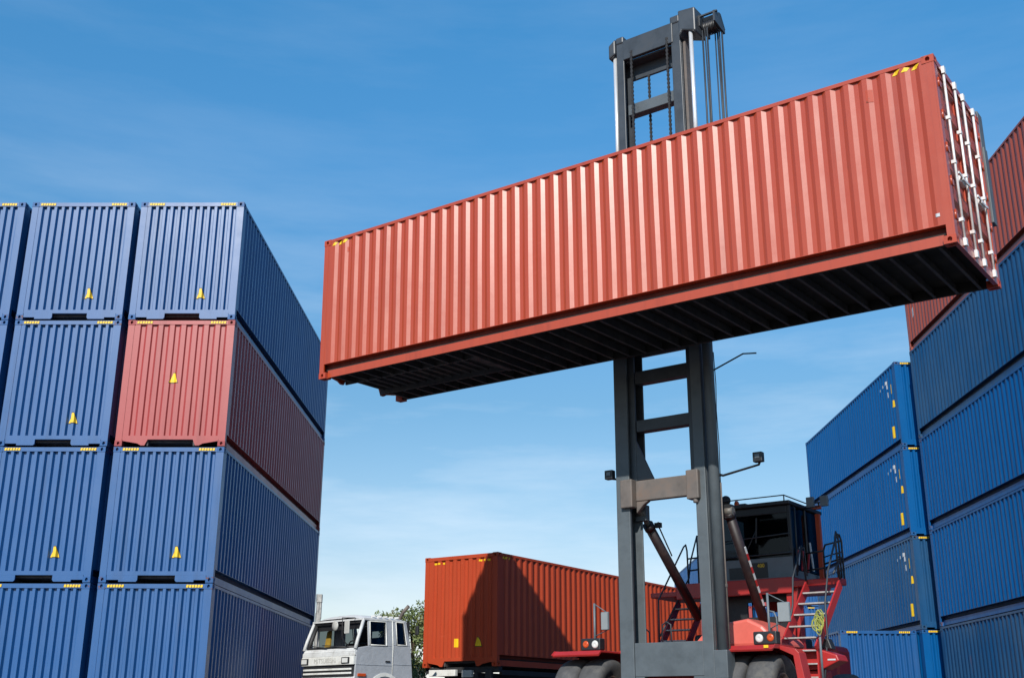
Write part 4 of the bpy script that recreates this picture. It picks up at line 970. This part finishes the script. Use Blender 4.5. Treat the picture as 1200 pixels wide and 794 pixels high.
# ------------------------------------------------------------------ flaking post behind the truck, with its wire
px, py = -4.90, 29.6
pb = empty('utility_post', (px, py, 0)); tag(pb, 'flaking grey post peeping out between the left block and the truck', 'post')
q = MB().prism([(-.07, 0), (.07, 0), (.06, 2.75), (-.06, 2.75)], 'y', -.06, .06)
q.build('shaft', M['pole'], pb)
MB().box(-.06, .08, -.07, .07, 3.02, 3.22).box(-.05, .015, -.05, .05, 2.751, 3.019).box(.03, .075, -.05, .05, 2.62, 3.019).build('head_box', M['pole'], pb)

# ------------------------------------------------------------------ trees
def tree(x, y, h, r, n, label, seed, z0=0.3):
    rnd = random.Random(seed); root = empty('tree', (x, y, 0)); tag(root, label, 'tree', 'trees behind the truck')
    t = MB(); t.tube([(0, 0, -.1), (.1, 0, h * .3), (.05, .1, h * .55), (0, 0, h * .8)], [.14, .11, .07, .03], 10)
    clumps = []
    for k in range(34):
        a = rnd.uniform(0, 6.28); rr_ = r * math.sqrt(rnd.random()) * .85; z = z0 + (h - z0) * rnd.uniform(.0, .95)
        w_ = math.sqrt(max(0.05, 1 - ((z - h * .5) / (h * .56)) ** 2)); c = Vector((rr_ * w_ * math.cos(a), rr_ * w_ * math.sin(a), z))
        clumps.append((c, rnd.uniform(.28, .55))); t.tube([(0, 0, max(.3, z - .9)), c * .5 + Vector((0, 0, z * .5 - .15)), c], [.045, .025, .008], 6)
    t.build('trunk', M['bark'], root)
    vs, fs = [], []
    for k in range(n):
        c, cr_ = rnd.choice(clumps); d = Vector((rnd.gauss(0, 1), rnd.gauss(0, 1), rnd.gauss(0, .8))); d = d.normalized() * cr_ * rnd.random() ** .4
        p = c + d; ax = Vector((rnd.gauss(0, 1), rnd.gauss(0, 1), rnd.gauss(0, 1))).normalized(); bx_ = ax.cross(Vector((rnd.gauss(0, 1), rnd.gauss(0, 1), rnd.gauss(0, 1)))).normalized()
        l_ = rnd.uniform(.05, .10); w_ = l_ * .42; i = len(vs)
        vs += [p - ax * l_, p + bx_ * w_, p + ax * l_, p - bx_ * w_]; fs.append((i, i + 1, i + 2, i + 3))
    cwn = MB(); cwn.add(vs, fs); cwn.build('crown', M['leaf'], root)
tree(-5.35, 49.5, 4.55, 1.15, 7000, 'low bushy green tree right behind the silver truck cab', 1)
tree(-4.25, 50.5, 5.0, 1.2, 8000, 'green tree filling the gap between the truck and the orange-red container', 2)
